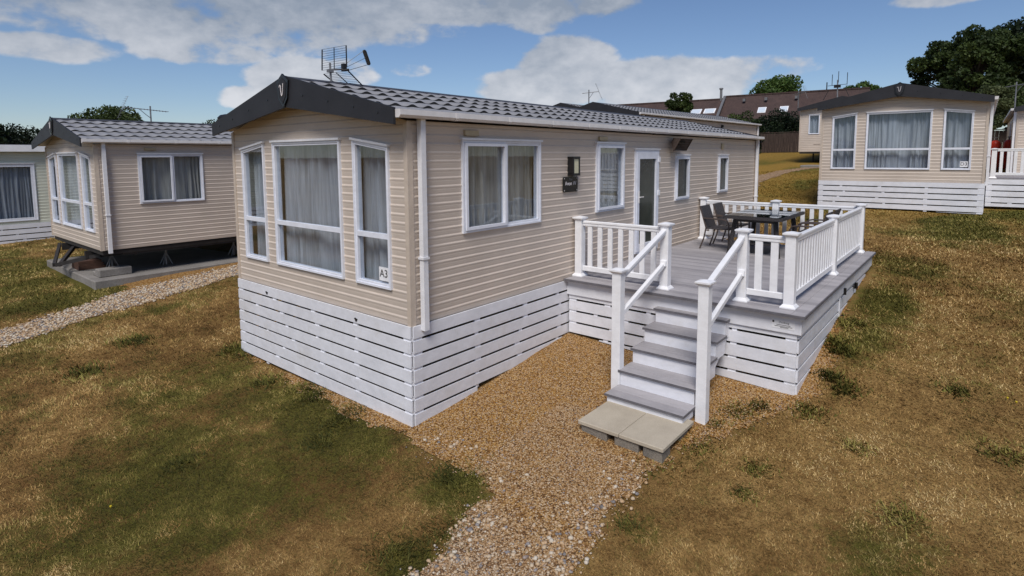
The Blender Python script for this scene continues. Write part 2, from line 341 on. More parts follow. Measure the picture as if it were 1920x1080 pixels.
def green(x, y):
    g = np.zeros_like(x)
    for a, b, rx, ry, s in GR: g = np.maximum(g, s * np.exp(-(((x - a) / rx) ** 2 + ((y - b) / ry) ** 2)))
    n = fbm(x, y, .9, 5); left = np.clip((y - x * .2 + 2.4) / 3.0, 0, 1) * (x < 14)
    near = .17 + .10 * left
    g = g * (.55 + .9 * n) + near * np.clip((n - .42) * 6, -.4, 1.4)
    return np.clip(g, 0, 1)
def ground_mat():
    m = Mt('dry_lawn', (.1, .08, .05), .95, 0, .1)
    at = m.n('ShaderNodeAttribute', attribute_name='green').outputs['Fac']; far = m.n('ShaderNodeAttribute', attribute_name='gold').outputs['Fac']
    a = m.noise(1.1, 6, .7, world=True); b = m.noise(9, 6, .75, world=True); c = m.noise(70, 4, .8, world=True)
    dry = m.mix(.55, m.ramp(a, [(.3, (.23, .130, .044)), (.7, (.45, .29, .115))]), m.ramp(b, [(.34, (.16, .085, .028)), (.66, (.56, .37, .15))]))
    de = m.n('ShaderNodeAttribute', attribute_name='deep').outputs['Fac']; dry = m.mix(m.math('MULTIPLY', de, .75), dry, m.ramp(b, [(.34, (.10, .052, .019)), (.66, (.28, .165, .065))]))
    dry = m.mix(far, dry, m.ramp(b, [(.3, (.27, .165, .035)), (.7, (.42, .275, .07))]))
    gr = m.mix(.5, m.ramp(b, [(.3, (.055, .055, .010)), (.7, (.19, .17, .034))]), m.ramp(a, [(.3, (.08, .078, .018)), (.7, (.17, .155, .044))]))
    gr = m.mix(far, gr, (.13, .13, .028))
    f = m.math('ADD', at, m.math('MULTIPLY', m.math('SUBTRACT', b, .5), 1.5), True)
    f = m.mr(f, .22, .62)
    cc = m.mix(f, dry, gr); d_ = m.noise(190, 3, .8, world=True); e_ = m.noise(28, 4, .8, world=True, stretch=(1, 1.9, 1)); cc = m.mix(.6, cc, m.ramp(e_, [(.36, (.44, .42, .38)), (.6, (1.3, 1.27, 1.22))]), 'MULTIPLY'); cc = m.mix(.85, cc, m.ramp(c, [(.3, (.50, .49, .46)), (.7, (1.1, 1.1, 1.08))]), 'MULTIPLY'); cc = m.mix(.7, cc, m.ramp(d_, [(.35, (.42, .41, .38)), (.65, (1.12, 1.12, 1.1))]), 'MULTIPLY')
    m.col(cc); m.bump(m.math('ADD', b, m.math('MULTIPLY', c, .6)), .7, .03); return m.m
MT['lawn'] = ground_mat()
def axis(a, b, st, lo, hi):
    xs = list(np.arange(a, b, st)); d = st; x = a
    while x > lo: d *= 1.13; x -= d; xs.insert(0, x)
    d = st; x = b
    while x < hi: xs.append(x); d *= 1.13; x += d
    xs.append(hi); return np.array(xs)
def grid_mesh(name, xs, ys, mat, zoff=0, keep=None, rough=0):
    X, Y = np.meshgrid(xs, ys, indexing='ij'); x = X.ravel(); y = Y.ravel(); z = gz(x, y) + zoff
    if rough: z = z + (fbm(x, y, 1.3, 9) - .5) * rough * np.clip(1 - np.hypot(x, y) / 60, 0, 1)
    nx, ny = len(xs), len(ys); i, j = np.meshgrid(np.arange(nx - 1), np.arange(ny - 1), indexing='ij'); i = i.ravel(); j = j.ravel()
    q = np.stack([i * ny + j, (i + 1) * ny + j, (i + 1) * ny + j + 1, i * ny + j + 1], 1)
    if keep is not None:
        cx = (x[q[:, 0]] + x[q[:, 2]]) / 2; cy = (y[q[:, 0]] + y[q[:, 2]]) / 2; q = q[keep(cx, cy)]
        used = np.unique(q); mp = -np.ones(len(x), int); mp[used] = np.arange(len(used)); q = mp[q]; x, y, z = x[used], y[used], z[used]
    o = np_mesh(name, np.c_[x, y, z], q, mat); return o, x, y
def np_mesh(name, V, Fc, mat, parent=None, attrs=None, smooth=False):
    me = bpy.data.meshes.new(name); k = Fc.shape[1]
    me.vertices.add(len(V)); me.vertices.foreach_set('co', V.astype(np.float32).ravel())
    me.loops.add(Fc.size); me.loops.foreach_set('vertex_index', Fc.astype(np.int32).ravel())
    me.polygons.add(len(Fc)); me.polygons.foreach_set('loop_start', np.arange(0, Fc.size, k, dtype=np.int32)); me.polygons.foreach_set('loop_total', np.full(len(Fc), k, np.int32))
    me.update(calc_edges=True)
    for m_ in (mat if isinstance(mat, (list, tuple)) else [mat]): me.materials.append(m_)
    for an, (dom, av) in (attrs or {}).items():
        a = me.attributes.new(an, 'FLOAT', dom); a.data.foreach_set('value', av.astype(np.float32))
    if smooth: me.polygons.foreach_set('use_smooth', np.ones(len(Fc), bool))
    o = bpy.data.objects.new(name, me); col.objects.link(o)
    if parent: o.parent = parent
    return o
xs = axis(-5, 20, .14, -350, 400); ys = axis(-9, 12, .14, -350, 400)
gold_f = lambda x, y: np.clip((x - 11) / 7, 0, 1) * np.clip((60 - x) / 20, 0, 1)
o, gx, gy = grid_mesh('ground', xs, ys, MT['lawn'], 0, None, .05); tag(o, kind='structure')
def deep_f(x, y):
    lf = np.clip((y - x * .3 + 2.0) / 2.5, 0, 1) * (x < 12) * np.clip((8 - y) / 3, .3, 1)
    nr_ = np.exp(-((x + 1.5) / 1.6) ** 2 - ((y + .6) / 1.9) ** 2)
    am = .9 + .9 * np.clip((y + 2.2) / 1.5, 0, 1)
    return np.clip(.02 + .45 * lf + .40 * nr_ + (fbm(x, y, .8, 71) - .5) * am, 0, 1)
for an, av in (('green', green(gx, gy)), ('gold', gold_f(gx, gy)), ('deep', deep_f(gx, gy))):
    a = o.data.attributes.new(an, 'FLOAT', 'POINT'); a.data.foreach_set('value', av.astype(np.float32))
o.data.polygons.foreach_set('use_smooth', np.ones(len(o.data.polygons), bool))

def inpoly(x, y, poly):
    ins = np.zeros(len(x), bool); n = len(poly)
    for i in range(n):
        x1, y1 = poly[i]; x2, y2 = poly[(i + 1) % n]
        c = ((y1 > y) != (y2 > y)) & (x < (x2 - x1) * (y - y1) / (y2 - y1 + 1e-12) + x1); ins ^= c
    return ins
GRAV = [(.3, 4.1), (-.04, 4.02), (-.03, 3.2), (-.11, 2.2), (-.22, .95), (-.22, .25), (-.2, -.25), (-.24, -.78), (-.33, -1.38), (-.52, -1.46), (-.86, -1.5), (-1.36, -1.56), (-2.6, -2.1), (-2.9, -3.3),
        (-1.9, -3.0), (-.66, -2.47), (-.3, -2.43), (.41, -2.45), (.86, -2.42), (1.25, -2.46), (1.7, -2.68), (2.3, -2.98), (3.03, -3.33), (3.6, -3.34), (4.8, -3.27), (6.2, -3.2), (8.4, -3.15), (8.7, .4), (12, .4), (12, 3.9)]
PATHL = [(-6, 5.6), (-4, 6.35), (-2.41, 6.92), (-1.56, 7.19), (-.43, 7.5), (.57, 7.68), (1.8, 7.95), (4, 8.5), (9, 9.1), (9, 10.4), (2.3, 9.4), (.1, 9.42), (-.15, 9.1), (-.25, 8.62), (-.9, 8.25), (-1.53, 8.0), (-2.29, 7.7), (-4, 7.15), (-6, 6.4)]
BACKP = [(18, 2.0), (21.4, 2.55), (22.6, 2.45), (25, 2.2), (26.3, 1.8), (27.5, 1.0), (28, 1.2), (26.6, 2.3), (25.6, 2.75), (23.5, 3.3), (21, 3.6), (18, 3.6)]
def jit(x, y, a=.16): return x + (fbm(x, y, 3.5, 21) - .5) * a * 2, y + (fbm(x, y, 3.5, 33) - .5) * a * 2
def gravel_mat(name, kind):
    m = Mt(name, (.3, .2, .1), .85, 0, .25)
    v = m.n('ShaderNodeTexVoronoi'); v.inputs['Scale'].default_value = 78; m.l(m.pos(True), v.inputs['Vector'])
    rv = m.n('ShaderNodeSeparateColor'); m.l(v.outputs['Color'], rv.inputs[0])
    warm = [(0, (.09, .035, .010)), (.3, (.29, .135, .03)), (.6, (.48, .25, .065)), (.85, (.60, .36, .12)), (1, (.74, .56, .32))]
    pale = [(0, (.12, .07, .04)), (.3, (.34, .19, .09)), (.6, (.50, .32, .17)), (.85, (.62, .46, .30)), (1, (.72, .64, .54))]
    c1 = m.ramp(rv.outputs[0], warm); c2 = m.ramp(rv.outputs[0], pale)
    at = m.n('ShaderNodeAttribute', attribute_name='pale').outputs['Fac']; n = m.noise(2.5, 5, world=True)
    f = m.math('ADD', at, m.math('MULTIPLY', m.math('SUBTRACT', n, .5), .6), True)
    c = m.mix(f, c1, c2); c = m.mix(.75, c, m.ramp(v.outputs['Distance'], [(.0, (1, 1, 1)), (.75, (.22, .2, .18))]), 'MULTIPLY')
    m.col(c); m.bump(v.outputs['Distance'], .8, -.008); return m.m
MT['gravel'] = gravel_mat('loose_gravel', 0)
def pale_f(x, y): return np.clip(np.clip((-x - .1) / .9, 0, 1) * (y < 1) + (y > 6) * 1.0 * (np.clip(((8.75 + .13 * (x - .5)) - y) / .3, 0, 1)) + (x > 16), 0, 1) + .35 * (x > -.2) * (x < 1.4) * (y < -1.0)
for nm, poly, bx, st in (('gravel_path', GRAV, (-3, 12.2, -3.7, 4.3), .06), ('gravel_path', PATHL, (-6.2, 9.2, 5.4, 10.6), .08), ('sandy_path', BACKP, (17.8, 28.2, .8, 3.8), .12)):
    def kp(cx, cy, poly=poly): return inpoly(*jit(cx, cy, .16), poly)
    o, px_, py_ = grid_mesh(nm, np.arange(bx[0], bx[1], st), np.arange(bx[2], bx[3], st), MT['gravel'], .012, kp, .05)
    a = o.data.attributes.new('pale', 'FLOAT', 'POINT'); a.data.foreach_set('value', pale_f(px_, py_).astype(np.float32)); tag(o, kind='structure')

# loose stones
def stone_mat():
    m = Mt('pebbles', (.4, .3, .2), .75, 0, .3)
    at = m.n('ShaderNodeAttribute', attribute_name='rnd').outputs['Fac']
    c = m.ramp(at, [(0, (.08, .075, .085)), (.13, (.20, .185, .20)), (.22, (.24, .115, .035)), (.42, (.42, .22, .065)), (.62, (.48, .31, .15)), (.82, (.52, .41, .28)), (1, (.60, .54, .45))])
    m.col(m.mix(.3, c, m.ramp(m.noise(60, 3, world=True), [(.3, (.1, .08, .06)), (.7, (.6, .55, .5))]))); return m.m
MT['stone'] = stone_mat()
_phi = (1 + 5 ** .5) / 2
ICV = np.array([(-1, _phi, 0), (1, _phi, 0), (-1, -_phi, 0), (1, -_phi, 0), (0, -1, _phi), (0, 1, _phi), (0, -1, -_phi), (0, 1, -_phi), (_phi, 0, -1), (_phi, 0, 1), (-_phi, 0, -1), (-_phi, 0, 1)]) / 1.9
ICF = np.array([(0, 11, 5), (0, 5, 1), (0, 1, 7), (0, 7, 10), (0, 10, 11), (1, 5, 9), (5, 11, 4), (11, 10, 2), (10, 7, 6), (7, 1, 8), (3, 9, 4), (3, 4, 2), (3, 2, 6), (3, 6, 8), (3, 8, 9), (4, 9, 5), (2, 4, 11), (6, 2, 10), (8, 6, 7), (9, 8, 1)])
OCV = np.array([(1, 0, 0), (-1, 0, 0), (0, 1, 0), (0, -1, 0), (0, 0, 1)], float); OCF = np.array([(0, 2, 4), (2, 1, 4), (1, 3, 4), (3, 0, 4)])
def scatter(name, x, y, size, rnd, base, faces, mat, kindlabel, cat, flat=.6, sub=True):
    n = len(x); z = gz(x, y) + (fbm(x, y, 1.3, 9) - .5) * .05 + .012; k = len(base)
    a = rng.uniform(0, 6.28, n); ca, sa = np.cos(a), np.sin(a); el_ = rng.uniform(.65, 1, n)
    jt = 1 + rng.uniform(-.22, .22, (n, k, 1)); B = base[None] * jt * np.stack([size, size * el_, size * flat * rng.uniform(.7, 1.2, n)], 1)[:, None, :]
    V = np.empty_like(B); V[..., 0] = B[..., 0] * ca[:, None] - B[..., 1] * sa[:, None] + x[:, None]; V[..., 1] = B[..., 0] * sa[:, None] + B[..., 1] * ca[:, None] + y[:, None]
    V[..., 2] = B[..., 2] + z[:, None] + (size * flat * .3)[:, None]
    Fc = (faces[None] + (np.arange(n) * k)[:, None, None]).reshape(-1, 3)
    o = np_mesh(name, V.reshape(-1, 3), Fc, mat, attrs={'rnd': ('POINT', np.repeat(rnd, k))}, smooth=sub)
    return tag(o, kindlabel, cat, kind='stuff')
def pts_in(poly, n, bx):
    x = rng.uniform(bx[0], bx[1], n); y = rng.uniform(bx[2], bx[3], n); jx, jy = jit(x, y, .16); k = inpoly(jx + rng.normal(0, .05, n), jy + rng.normal(0, .05, n), poly); return x[k], y[k]
free = lambda x, y: ~((x > -.02) & (x < 12) & (y > -.02) & (y < 4.0)) & ~((x > 3.0) & (x < 8.2) & (y > -3.2)) & ~((x > .9) & (x < 1.8) & (y > -2.5) & (y < -1.45))
x, y = pts_in(GRAV, 90000, (-2.2, 4.2, -3.6, 4.2)); k = free(x, y); x, y = x[k], y[k]
pf = pale_f(x, y); r = rng.uniform(.2, .75, len(x)) + pf * .15; r = np.clip(np.where(rng.random(len(x)) < .05 + .1 * pf, rng.uniform(0, .2, len(x)), r), 0, 1)
scatter('small_stones', x, y, rng.uniform(.005, .011, len(x)), r, OCV, OCF, MT['stone'], 'fine orange brown shingle covering the ground around the front steps', 'gravel', .7, False)
x, y = pts_in(GRAV, 24000, (-2.6, 1.6, -3.4, -.3)); k = free(x, y); x, y = x[k], y[k]
yl = -1.5 - .42 * np.clip(-x - .9, 0, 3); yr = -2.43 - .32 * np.clip(-x - .5, 0, 3)
edge = np.exp(-((y - yl) / .22) ** 2) * (x < -.45) + np.exp(-((y - yr) / .24) ** 2) * (x < 1.3) + .10 * (x < .2)
k = rng.random(len(x)) < np.clip(edge, 0, 1) * .38 * np.clip((1.4 - x) / 1.6, .15, 1); x, y = x[k], y[k]
scatter('pebbles', x, y, rng.uniform(.009, .024, len(x)) * rng.uniform(.7, 1.25, len(x)), np.where(rng.random(len(x)) < .22, rng.uniform(0, .2, len(x)), rng.uniform(.45, 1, len(x))), ICV, ICF, MT['stone'], 'pale rounded flint pebbles along both edges of the near path', 'pebbles')
x, y = pts_in(PATHL, 42000, (-4.5, 6.5, 5.8, 10)); k = pale_f(x, y) > rng.uniform(0, 1.1, len(x)); x, y = x[k], y[k]
scatter('pebbles', x, y, rng.uniform(.012, .03, len(x)), np.where(rng.random(len(x)) < .2, rng.uniform(0, .2, len(x)), rng.uniform(.5, 1, len(x))), ICV[:], ICF, MT['stone'], 'pale shingle of the narrow path in front of the unskirted caravan', 'pebbles')

# grass blades
def blade_mat():
    m = Mt('grass_blades', (.1, .1, .03), .75, 0, .2)
    r = m.n('ShaderNodeAttribute', attribute_name='rnd').outputs['Fac']; g = m.n('ShaderNodeAttribute', attribute_name='green').outputs['Fac']; go = m.n('ShaderNodeAttribute', attribute_name='gold').outputs['Fac']
    dry = m.ramp(r, [(0, (.14, .072, .022)), (.35, (.32, .190, .064)), (.75, (.54, .36, .145)), (1, (.66, .49, .24))])
    dry = m.mix(go, dry, m.ramp(r, [(0, (.15, .095, .02)), (1, (.38, .26, .07))]))
    gr = m.ramp(r, [(0, (.036, .042, .007)), (.5, (.115, .112, .020)), (1, (.25, .215, .055))])
    m.col(m.mix(g, dry, gr)); return m.m
MT['blade'] = blade_mat()
n = 680000
th = .692 + rng.uniform(-.80, .80, n); rr = 3.1 * np.exp(rng.uniform(0, math.log(30 / 3.1), n) ** 1.0)
x = -3.92 + rr * np.cos(th); y = -4.68 + rr * np.sin(th)
jx, jy = x + rng.normal(0, .045, n) + (fbm(x, y, 6, 61) - .5) * .5, y + rng.normal(0, .045, n) + (fbm(x, y, 6, 62) - .5) * .5
k = ~inpoly(jx, jy, GRAV) & ~inpoly(jx, jy, PATHL) & ~inpoly(jx, jy, BACKP)
k &= ~((x > -.02) & (x < 12.05) & (y > -.05) & (y < 4.05)) & ~((x > 2.9) & (x < 8.3) & (y > -3.3) & (y < 0)) & ~((x > -.75) & (x < 12) & (y > 9.1) & (y < 12.9)) & ~((x > 16) & (x < 28) & (y < -.7) & (y > -4.8)) & ~((x > 17) & (x < 28) & (y < -4.7) & (y > -9)) & ~((x > .7) & (x < 1.9) & (y > -2.55) & (y < -1.4))
x, y, rr = x[k], y[k], rr[k]
# weeds creeping into the gravel
wx = []; wy = []
for a, b, s, c in ((2.35, -2.75, .10, 500), (2.0, -2.62, .06, 200), (2.75, -3.38, .10, 300), (1.5, -2.62, .12, 300), (3.6, -3.4, .08, 300), (4.3, -3.38, .10, 350), (5.2, -3.35, .12, 400), (-.95, -1.45, .12, 500), (-.32, -1.1, .12, 600), (-.18, .9, .12, 400), (-.14, 2.0, .1, 300), (.0, 3.95, .14, 500), (.95, -2.44, .12, 250), (1.48, -4.33, .09, 420), (2.58, -2.9, .07, 300), (1.48, -3.2, .08, 260), (4.52, -3.28, .10, 350), (3.39, -3.64, .10, 300), (1.04, -3.24, .06, 160), (2.88, -4.98, .1, 250), (-.33, -.95, .10, 400), (-1.31, -1.29, .12, 500), (-.22, 1.64, .10, 350), (-.32, 2.66, .12, 350), (-.03, 4.16, .12, 350), (-.38, .82, .1, 300), (.09, -2.6, .08, 220), (-1.82, 1.53, .1, 200), (-.77, .63, .1, 250), (-1.81, 4.96, .14, 250), (-.99, 5.7, .14, 250), (3.9, -4.6, .1, 200), (2.3, -3.9, .07, 160)):
    wx.append(rng.normal(a, s, c)); wy.append(rng.normal(b, s, c))
wx = np.concatenate(wx); wy = np.concatenate(wy)
gg = np.clip(green(x, y) + (fbm(x, y, 4, 50) - .5) * 1.5 + rng.uniform(-.18, .18, len(x)), 0, 1); gg = np.clip((gg - .25) / .3, 0, 1) * rng.uniform(.6, 1, len(x)); gg = np.maximum(gg, (rng.random(len(x)) < .16) * rng.uniform(.3, .9, len(x)))
nx_ = len(x); x = np.r_[x, wx]; y = np.r_[y, wy]; rr = np.r_[rr, np.hypot(wx + 3.92, wy + 4.68)]; gg = np.r_[gg, np.full(len(wx), .95)]
n = len(x); z = gz(x, y) + (fbm(x, y, 1.3, 9) - .5) * .05 + .001
h = rng.uniform(.008, .022, n) * (1 + .5 * gg) * np.clip(rr / 6, .9, 1.8); wd = .0019 * np.clip(rr / 3.6, 1, 7) * rng.uniform(.7, 1.3, n); ang = rng.uniform(0, 6.28, n)
wk = np.arange(n) >= nx_; h = np.where(wk, h * 1.5, h); wd = np.where(wk, wd * 2.2, wd); ln = h * rng.uniform(.4, 2.0, n); a2 = ang + rng.uniform(-.8, .8, n) + 1.57
a2 = np.where(rng.random(n) < .55, 2.4 + rng.normal(0, .5, n) + (fbm(x, y, .7, 90) - .5) * 3, a2); ang = a2 - 1.57; V = np.stack([np.c_[x - wd * np.cos(ang), y - wd * np.sin(ang), z], np.c_[x + wd * np.cos(ang), y + wd * np.sin(ang), z], np.c_[x + ln * np.cos(a2), y + ln * np.sin(a2), z + h]], 1).reshape(-1, 3)
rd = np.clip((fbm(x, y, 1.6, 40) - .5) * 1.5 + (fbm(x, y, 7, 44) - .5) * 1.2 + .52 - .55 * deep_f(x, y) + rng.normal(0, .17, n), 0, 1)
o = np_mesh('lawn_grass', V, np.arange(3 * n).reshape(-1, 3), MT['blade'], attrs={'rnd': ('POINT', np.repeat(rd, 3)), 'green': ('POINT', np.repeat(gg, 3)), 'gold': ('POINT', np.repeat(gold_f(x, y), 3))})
tag(o, 'short dry lawn, straw brown with dark green patches', 'grass', kind='stuff')
# little yellow flowers in the turf are tiny: a few heads
mb = MB()
for a, b in ((-3.0, -.35), (-3.05, .15), (-2.5, 1.3), (2.0, -5.2), (3.9, -5.1), (3.95, -5.03), (-1.0, -3.6)):
    mb.lathe((a, b, g1(a, b) + .03), [(.002, -.02), (.011, 0), (.008, .006)], 7)
o = mb.build('yellow_flowers', soft('yellow_petals', (.55, .42, .02), .6)); tag(o, 'scattered tiny yellow flowers in the lawn', 'flowers', kind='stuff')

# ------------------------------------------------------------ caravan builder
PROF = [(0, .0005), (.022, .0032), (.046, .0052), (.052, .0048), (.074, .0092), (.080, .0086)]
PITCH = .095
def wall(name, org, sdir, ndir, L, H, openings, mat, parent, gable=None, off=.0):
    # openings: (a0,a1,z0,z1a,z1b); gable: function top(s)
    top = gable or (lambda s: H); zmax = max(top(L * i / 20) for i in range(21))
    ss = {0.0, L}
    if gable:
        for i in range(25): ss.add(L * i / 24)
    for a0, a1, z0, za, zb in openings:
        k_ = 8 if abs(za - zb) > .01 else 1
        for i in range(k_ + 1): ss.add(a0 + (a1 - a0) * i / k_)
    ss = sorted(ss); ss = [s for i, s in enumerate(ss) if i == 0 or s - ss[i - 1] > 1e-4]
    zs = []
    c = 0
    while c * PITCH < zmax:
        for pz, po in PROF: zs.append((c * PITCH + pz, po))
        c += 1
    zs = [z for z in zs if z[0] < zmax] + [(zmax, .002)]
    def po(z):
        for i in range(len(zs) - 1):
            if zs[i][0] <= z <= zs[i + 1][0]:
                t = (z - zs[i][0]) / max(1e-6, zs[i + 1][0] - zs[i][0]); return zs[i][1] * (1 - t) + zs[i + 1][1] * t
        return 0
    for a0, a1, z0, za, zb in openings:
        for z in (z0, min(za, zb)):
            if all(abs(z - q[0]) > 1e-3 for q in zs): zs.append((z, po(z))); zs.sort()
    org = Vector(org); sdir = Vector(sdir); ndir = Vector(ndir); V = []; Fc = []; nz = len(zs)
    for s in ss:
        t = top(s)
        for z, p in zs: V.append(org + sdir * s + Vector((0, 0, min(z, t))) + ndir * (p + off))
    for i in range(len(ss) - 1):
        sm = (ss[i] + ss[i + 1]) / 2
        for j in range(nz - 1):
            zm = (zs[j][0] + zs[j + 1][0]) / 2
            if zs[j][0] >= max(top(ss[i]), top(ss[i + 1])) - 1e-6: continue
            sk = False
            for a0, a1, z0, za, zb in openings:
                if a0 < sm < a1 and z0 < zm < za + (zb - za) * (sm - a0) / (a1 - a0): sk = True
            if not sk: Fc.append((i * nz + j, (i + 1) * nz + j, (i + 1) * nz + j + 1, i * nz + j + 1))
    me = bpy.data.meshes.new(name); me.from_pydata([tuple(v) for v in V], [], Fc); me.materials.append(mat)
    bm = bmesh.new(); bm.from_mesh(me); bmesh.ops.remove_doubles(bm, verts=bm.verts, dist=1e-5); bmesh.ops.recalc_face_normals(bm, faces=bm.faces); bm.to_mesh(me); bm.free()
    o = bpy.data.objects.new(name, me); col.objects.link(o); o.parent = parent; return o
def ring(mb, P, outer, inner, n0, n1):   # frame between polygons (s,z) from depth n0 to n1
    k_ = len(outer)
    vs = [P(s, z, d) for d in (n0, n1) for poly in (outer, inner) for s, z in poly]
    fs = []
    for i in range(k_):
        j = (i + 1) % k_
        o0, i0, o1, i1 = 0, k_, 2 * k_, 3 * k_
        fs += [(o1 + i, o1 + j, i1 + j, i1 + i), (o0 + i, i0 + i, i0 + j, o0 + j), (o0 + i, o0 + j, o1 + j, o1 + i), (i0 + i, i1 + i, i1 + j, i0 + j)]
    mb.add(vs, fs)
def window(parent, org, sdir, ndir, a0, a1, z0, za, zb=None, transom=None, mull=None, fw=.036, curtain='curtain', part=(0, 1), drip=True, pane_mat='glass', seed=0, opening=False):
    zb = za if zb is None else zb; org = Vector(org); S = Vector(sdir); Nn = Vector(ndir)
    P = lambda s, z, d: org + S * s + Vector((0, 0, z)) + Nn * d
    sl_ = (zb - za) / (a1 - a0)
    out = [(a0, z0), (a1, z0), (a1, zb), (a0, za)]; inn = [(a0 + fw, z0 + fw), (a1 - fw, z0 + fw), (a1 - fw, zb - fw - sl_ * fw), (a0 + fw, za - fw + sl_ * fw)]
    mb = MB(); ring(mb, P, out, inn, -.06, .024)
    o2 = [(s + e[0] * .012, z + e[1] * .012) for (s, z), e in zip(out, ((-1, -1), (1, -1), (1, 1), (-1, 1)))]
    i2 = [(s + e[0] * .012, z + e[1] * .012) for (s, z), e in zip(out, ((1, 1), (-1, 1), (-1, -1), (1, -1)))]
    ring(mb, P, o2, i2, .0, .034)
    def zt(s): return za + sl_ * (s - a0)
    if transom:
        mb.prism([P(a0 + fw, transom - .028, -.03), P(a1 - fw, transom - .028, -.03), P(a1 - fw, transom + .028, -.03), P(a0 + fw, transom + .028, -.03)], Nn * .056)
    for mu in (mull or []):
        mb.prism([P(mu - .032, z0 + fw, -.03), P(mu + .032, z0 + fw, -.03), P(mu + .032, zt(mu) - fw, -.03), P(mu - .032, zt(mu) - fw, -.03)], Nn * .060)
    if opening:   # slightly prouder opening sash
        q0, q1 = opening
        oo = [(q0, z0 + .02), (q1, z0 + .02), (q1, za - .02), (q0, za - .02)]; ii = [(q0 + .036, z0 + .056), (q1 - .036, z0 + .056), (q1 - .036, za - .056), (q0 + .036, za - .056)]
        ring(mb, P, oo, ii, .02, .052)
    fr = mb.build('window', MT['frame'], parent)
    # panes
    d = -.012; cuts = [a0 + fw] + (mull or []) + [a1 - fw]
    for i in range(len(cuts) - 1):
        s0, s1 = cuts[i] + (.032 if i else 0), cuts[i + 1] - (.032 if i < len(cuts) - 2 else 0)
        segs = [(z0 + fw, transom - .028), (transom + .028, None)] if transom else [(z0 + fw, None)]
        for q0, q1 in segs:
            mb = MB(); t0 = q1 if q1 else zt(s0) - fw; t1 = q1 if q1 else zt(s1) - fw
            mb.prism([P(s0, q0, d - .003), P(s1, q0, d - .003), P(s1, t1, d - .003), P(s0, t0, d - .003)], Nn * .006); mb.build('pane', MT[pane_mat], fr)
    if curtain:
        rr_ = random.Random(seed); m_ = 70 if a1 - a0 > 1 else 36; V = []; Fc = []; ph = rr_.uniform(0, 6)
        zlo = z0 - .06; ks = [rr_.uniform(.7, 1.4) for _ in range(6)]
        for i in range(m_ + 1):
            s = a0 - .05 + (a1 - a0 + .10) * i / m_
            for j in range(6):
                t = j / 5; z = zlo + (zt(s) + .05 - zlo) * t
                w_ = .046 * math.sin(s * 34 * (1 + .15 * math.sin(s * 5 + ph)) + ph + .5 * math.sin(t * 3 + s * 3)) + .016 * math.sin(s * 23 * ks[0] + 2 * ph)
                V.append(P(s + .014 * math.sin(t * 4 + s * 20), z, -.17 + w_ * (1.15 - .35 * t)))
        for i in range(m_):
            sm = a0 + (a1 - a0) * (i + .5) / m_
            for j in range(5): Fc.append((i * 6 + j, (i + 1) * 6 + j, (i + 1) * 6 + j + 1, i * 6 + j + 1))
        me = bpy.data.meshes.new('curtain'); me.from_pydata([tuple(v) for v in V], [], Fc); me.materials.append(MT[curtain]); me.polygons.foreach_set('use_smooth', [True] * len(Fc))
        c = bpy.data.objects.new('curtain', me); col.objects.link(c); c.parent = fr
    if drip:
        mb = MB(); e = .03
        mb.prism([P(a0 - e, za + .014, .0), P(a1 + e, zb + .014, .0), P(a1 + e, zb + .040, .0), P(a0 - e, za + .040, .0)], Nn * .052); mb.build('drip_cap', MT['white'], fr)
    return fr
def roof_side(name, L, x0, y_eave, z_eave, y_ridge, z_ridge, mat, parent, courses=5, wl=.24, amp=.031, res=8):
    # pantile sheet: each course lifts at its lower edge; closed lip faces painted dark as crest shade
    nx = int(L / wl * res) + 1; V = []; Fc = []; mi = []
    dy = (y_ridge - y_eave) / courses; dz = (z_ridge - z_eave) / courses
    xs_ = [x0 + L * i / (nx - 1) for i in range(nx)]
    def wv(x):
        c = (x / wl) % 1.0
        return (.5 + .5 * math.cos((c - .5) * 2 * math.pi)) ** 1.35
    rows = []
    for c in range(courses):
        for t, lift, am in ((0.0, .011, 1.0), (.35, .008, .85), (.75, .004, .55), (1.0, .0, .30)):
            rows.append((y_eave + dy * (c + t), z_eave + dz * (c + t) + lift, am * amp))
    for (yy, zz, am) in rows:
        for x in xs_: V.append((x, yy, zz + wv(x) * am))
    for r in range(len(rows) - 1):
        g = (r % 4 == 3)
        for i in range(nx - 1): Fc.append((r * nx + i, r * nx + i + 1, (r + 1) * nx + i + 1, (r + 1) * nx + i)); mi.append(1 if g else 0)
    # eave closure, in the same painted shade
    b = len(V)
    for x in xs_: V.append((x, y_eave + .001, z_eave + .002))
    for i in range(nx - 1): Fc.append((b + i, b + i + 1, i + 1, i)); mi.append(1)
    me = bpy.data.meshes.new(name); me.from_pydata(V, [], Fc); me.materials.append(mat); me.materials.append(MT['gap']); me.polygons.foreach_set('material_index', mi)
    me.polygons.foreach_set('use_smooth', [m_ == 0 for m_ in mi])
    o = bpy.data.objects.new(name, me); col.objects.link(o); o.parent = parent; return o
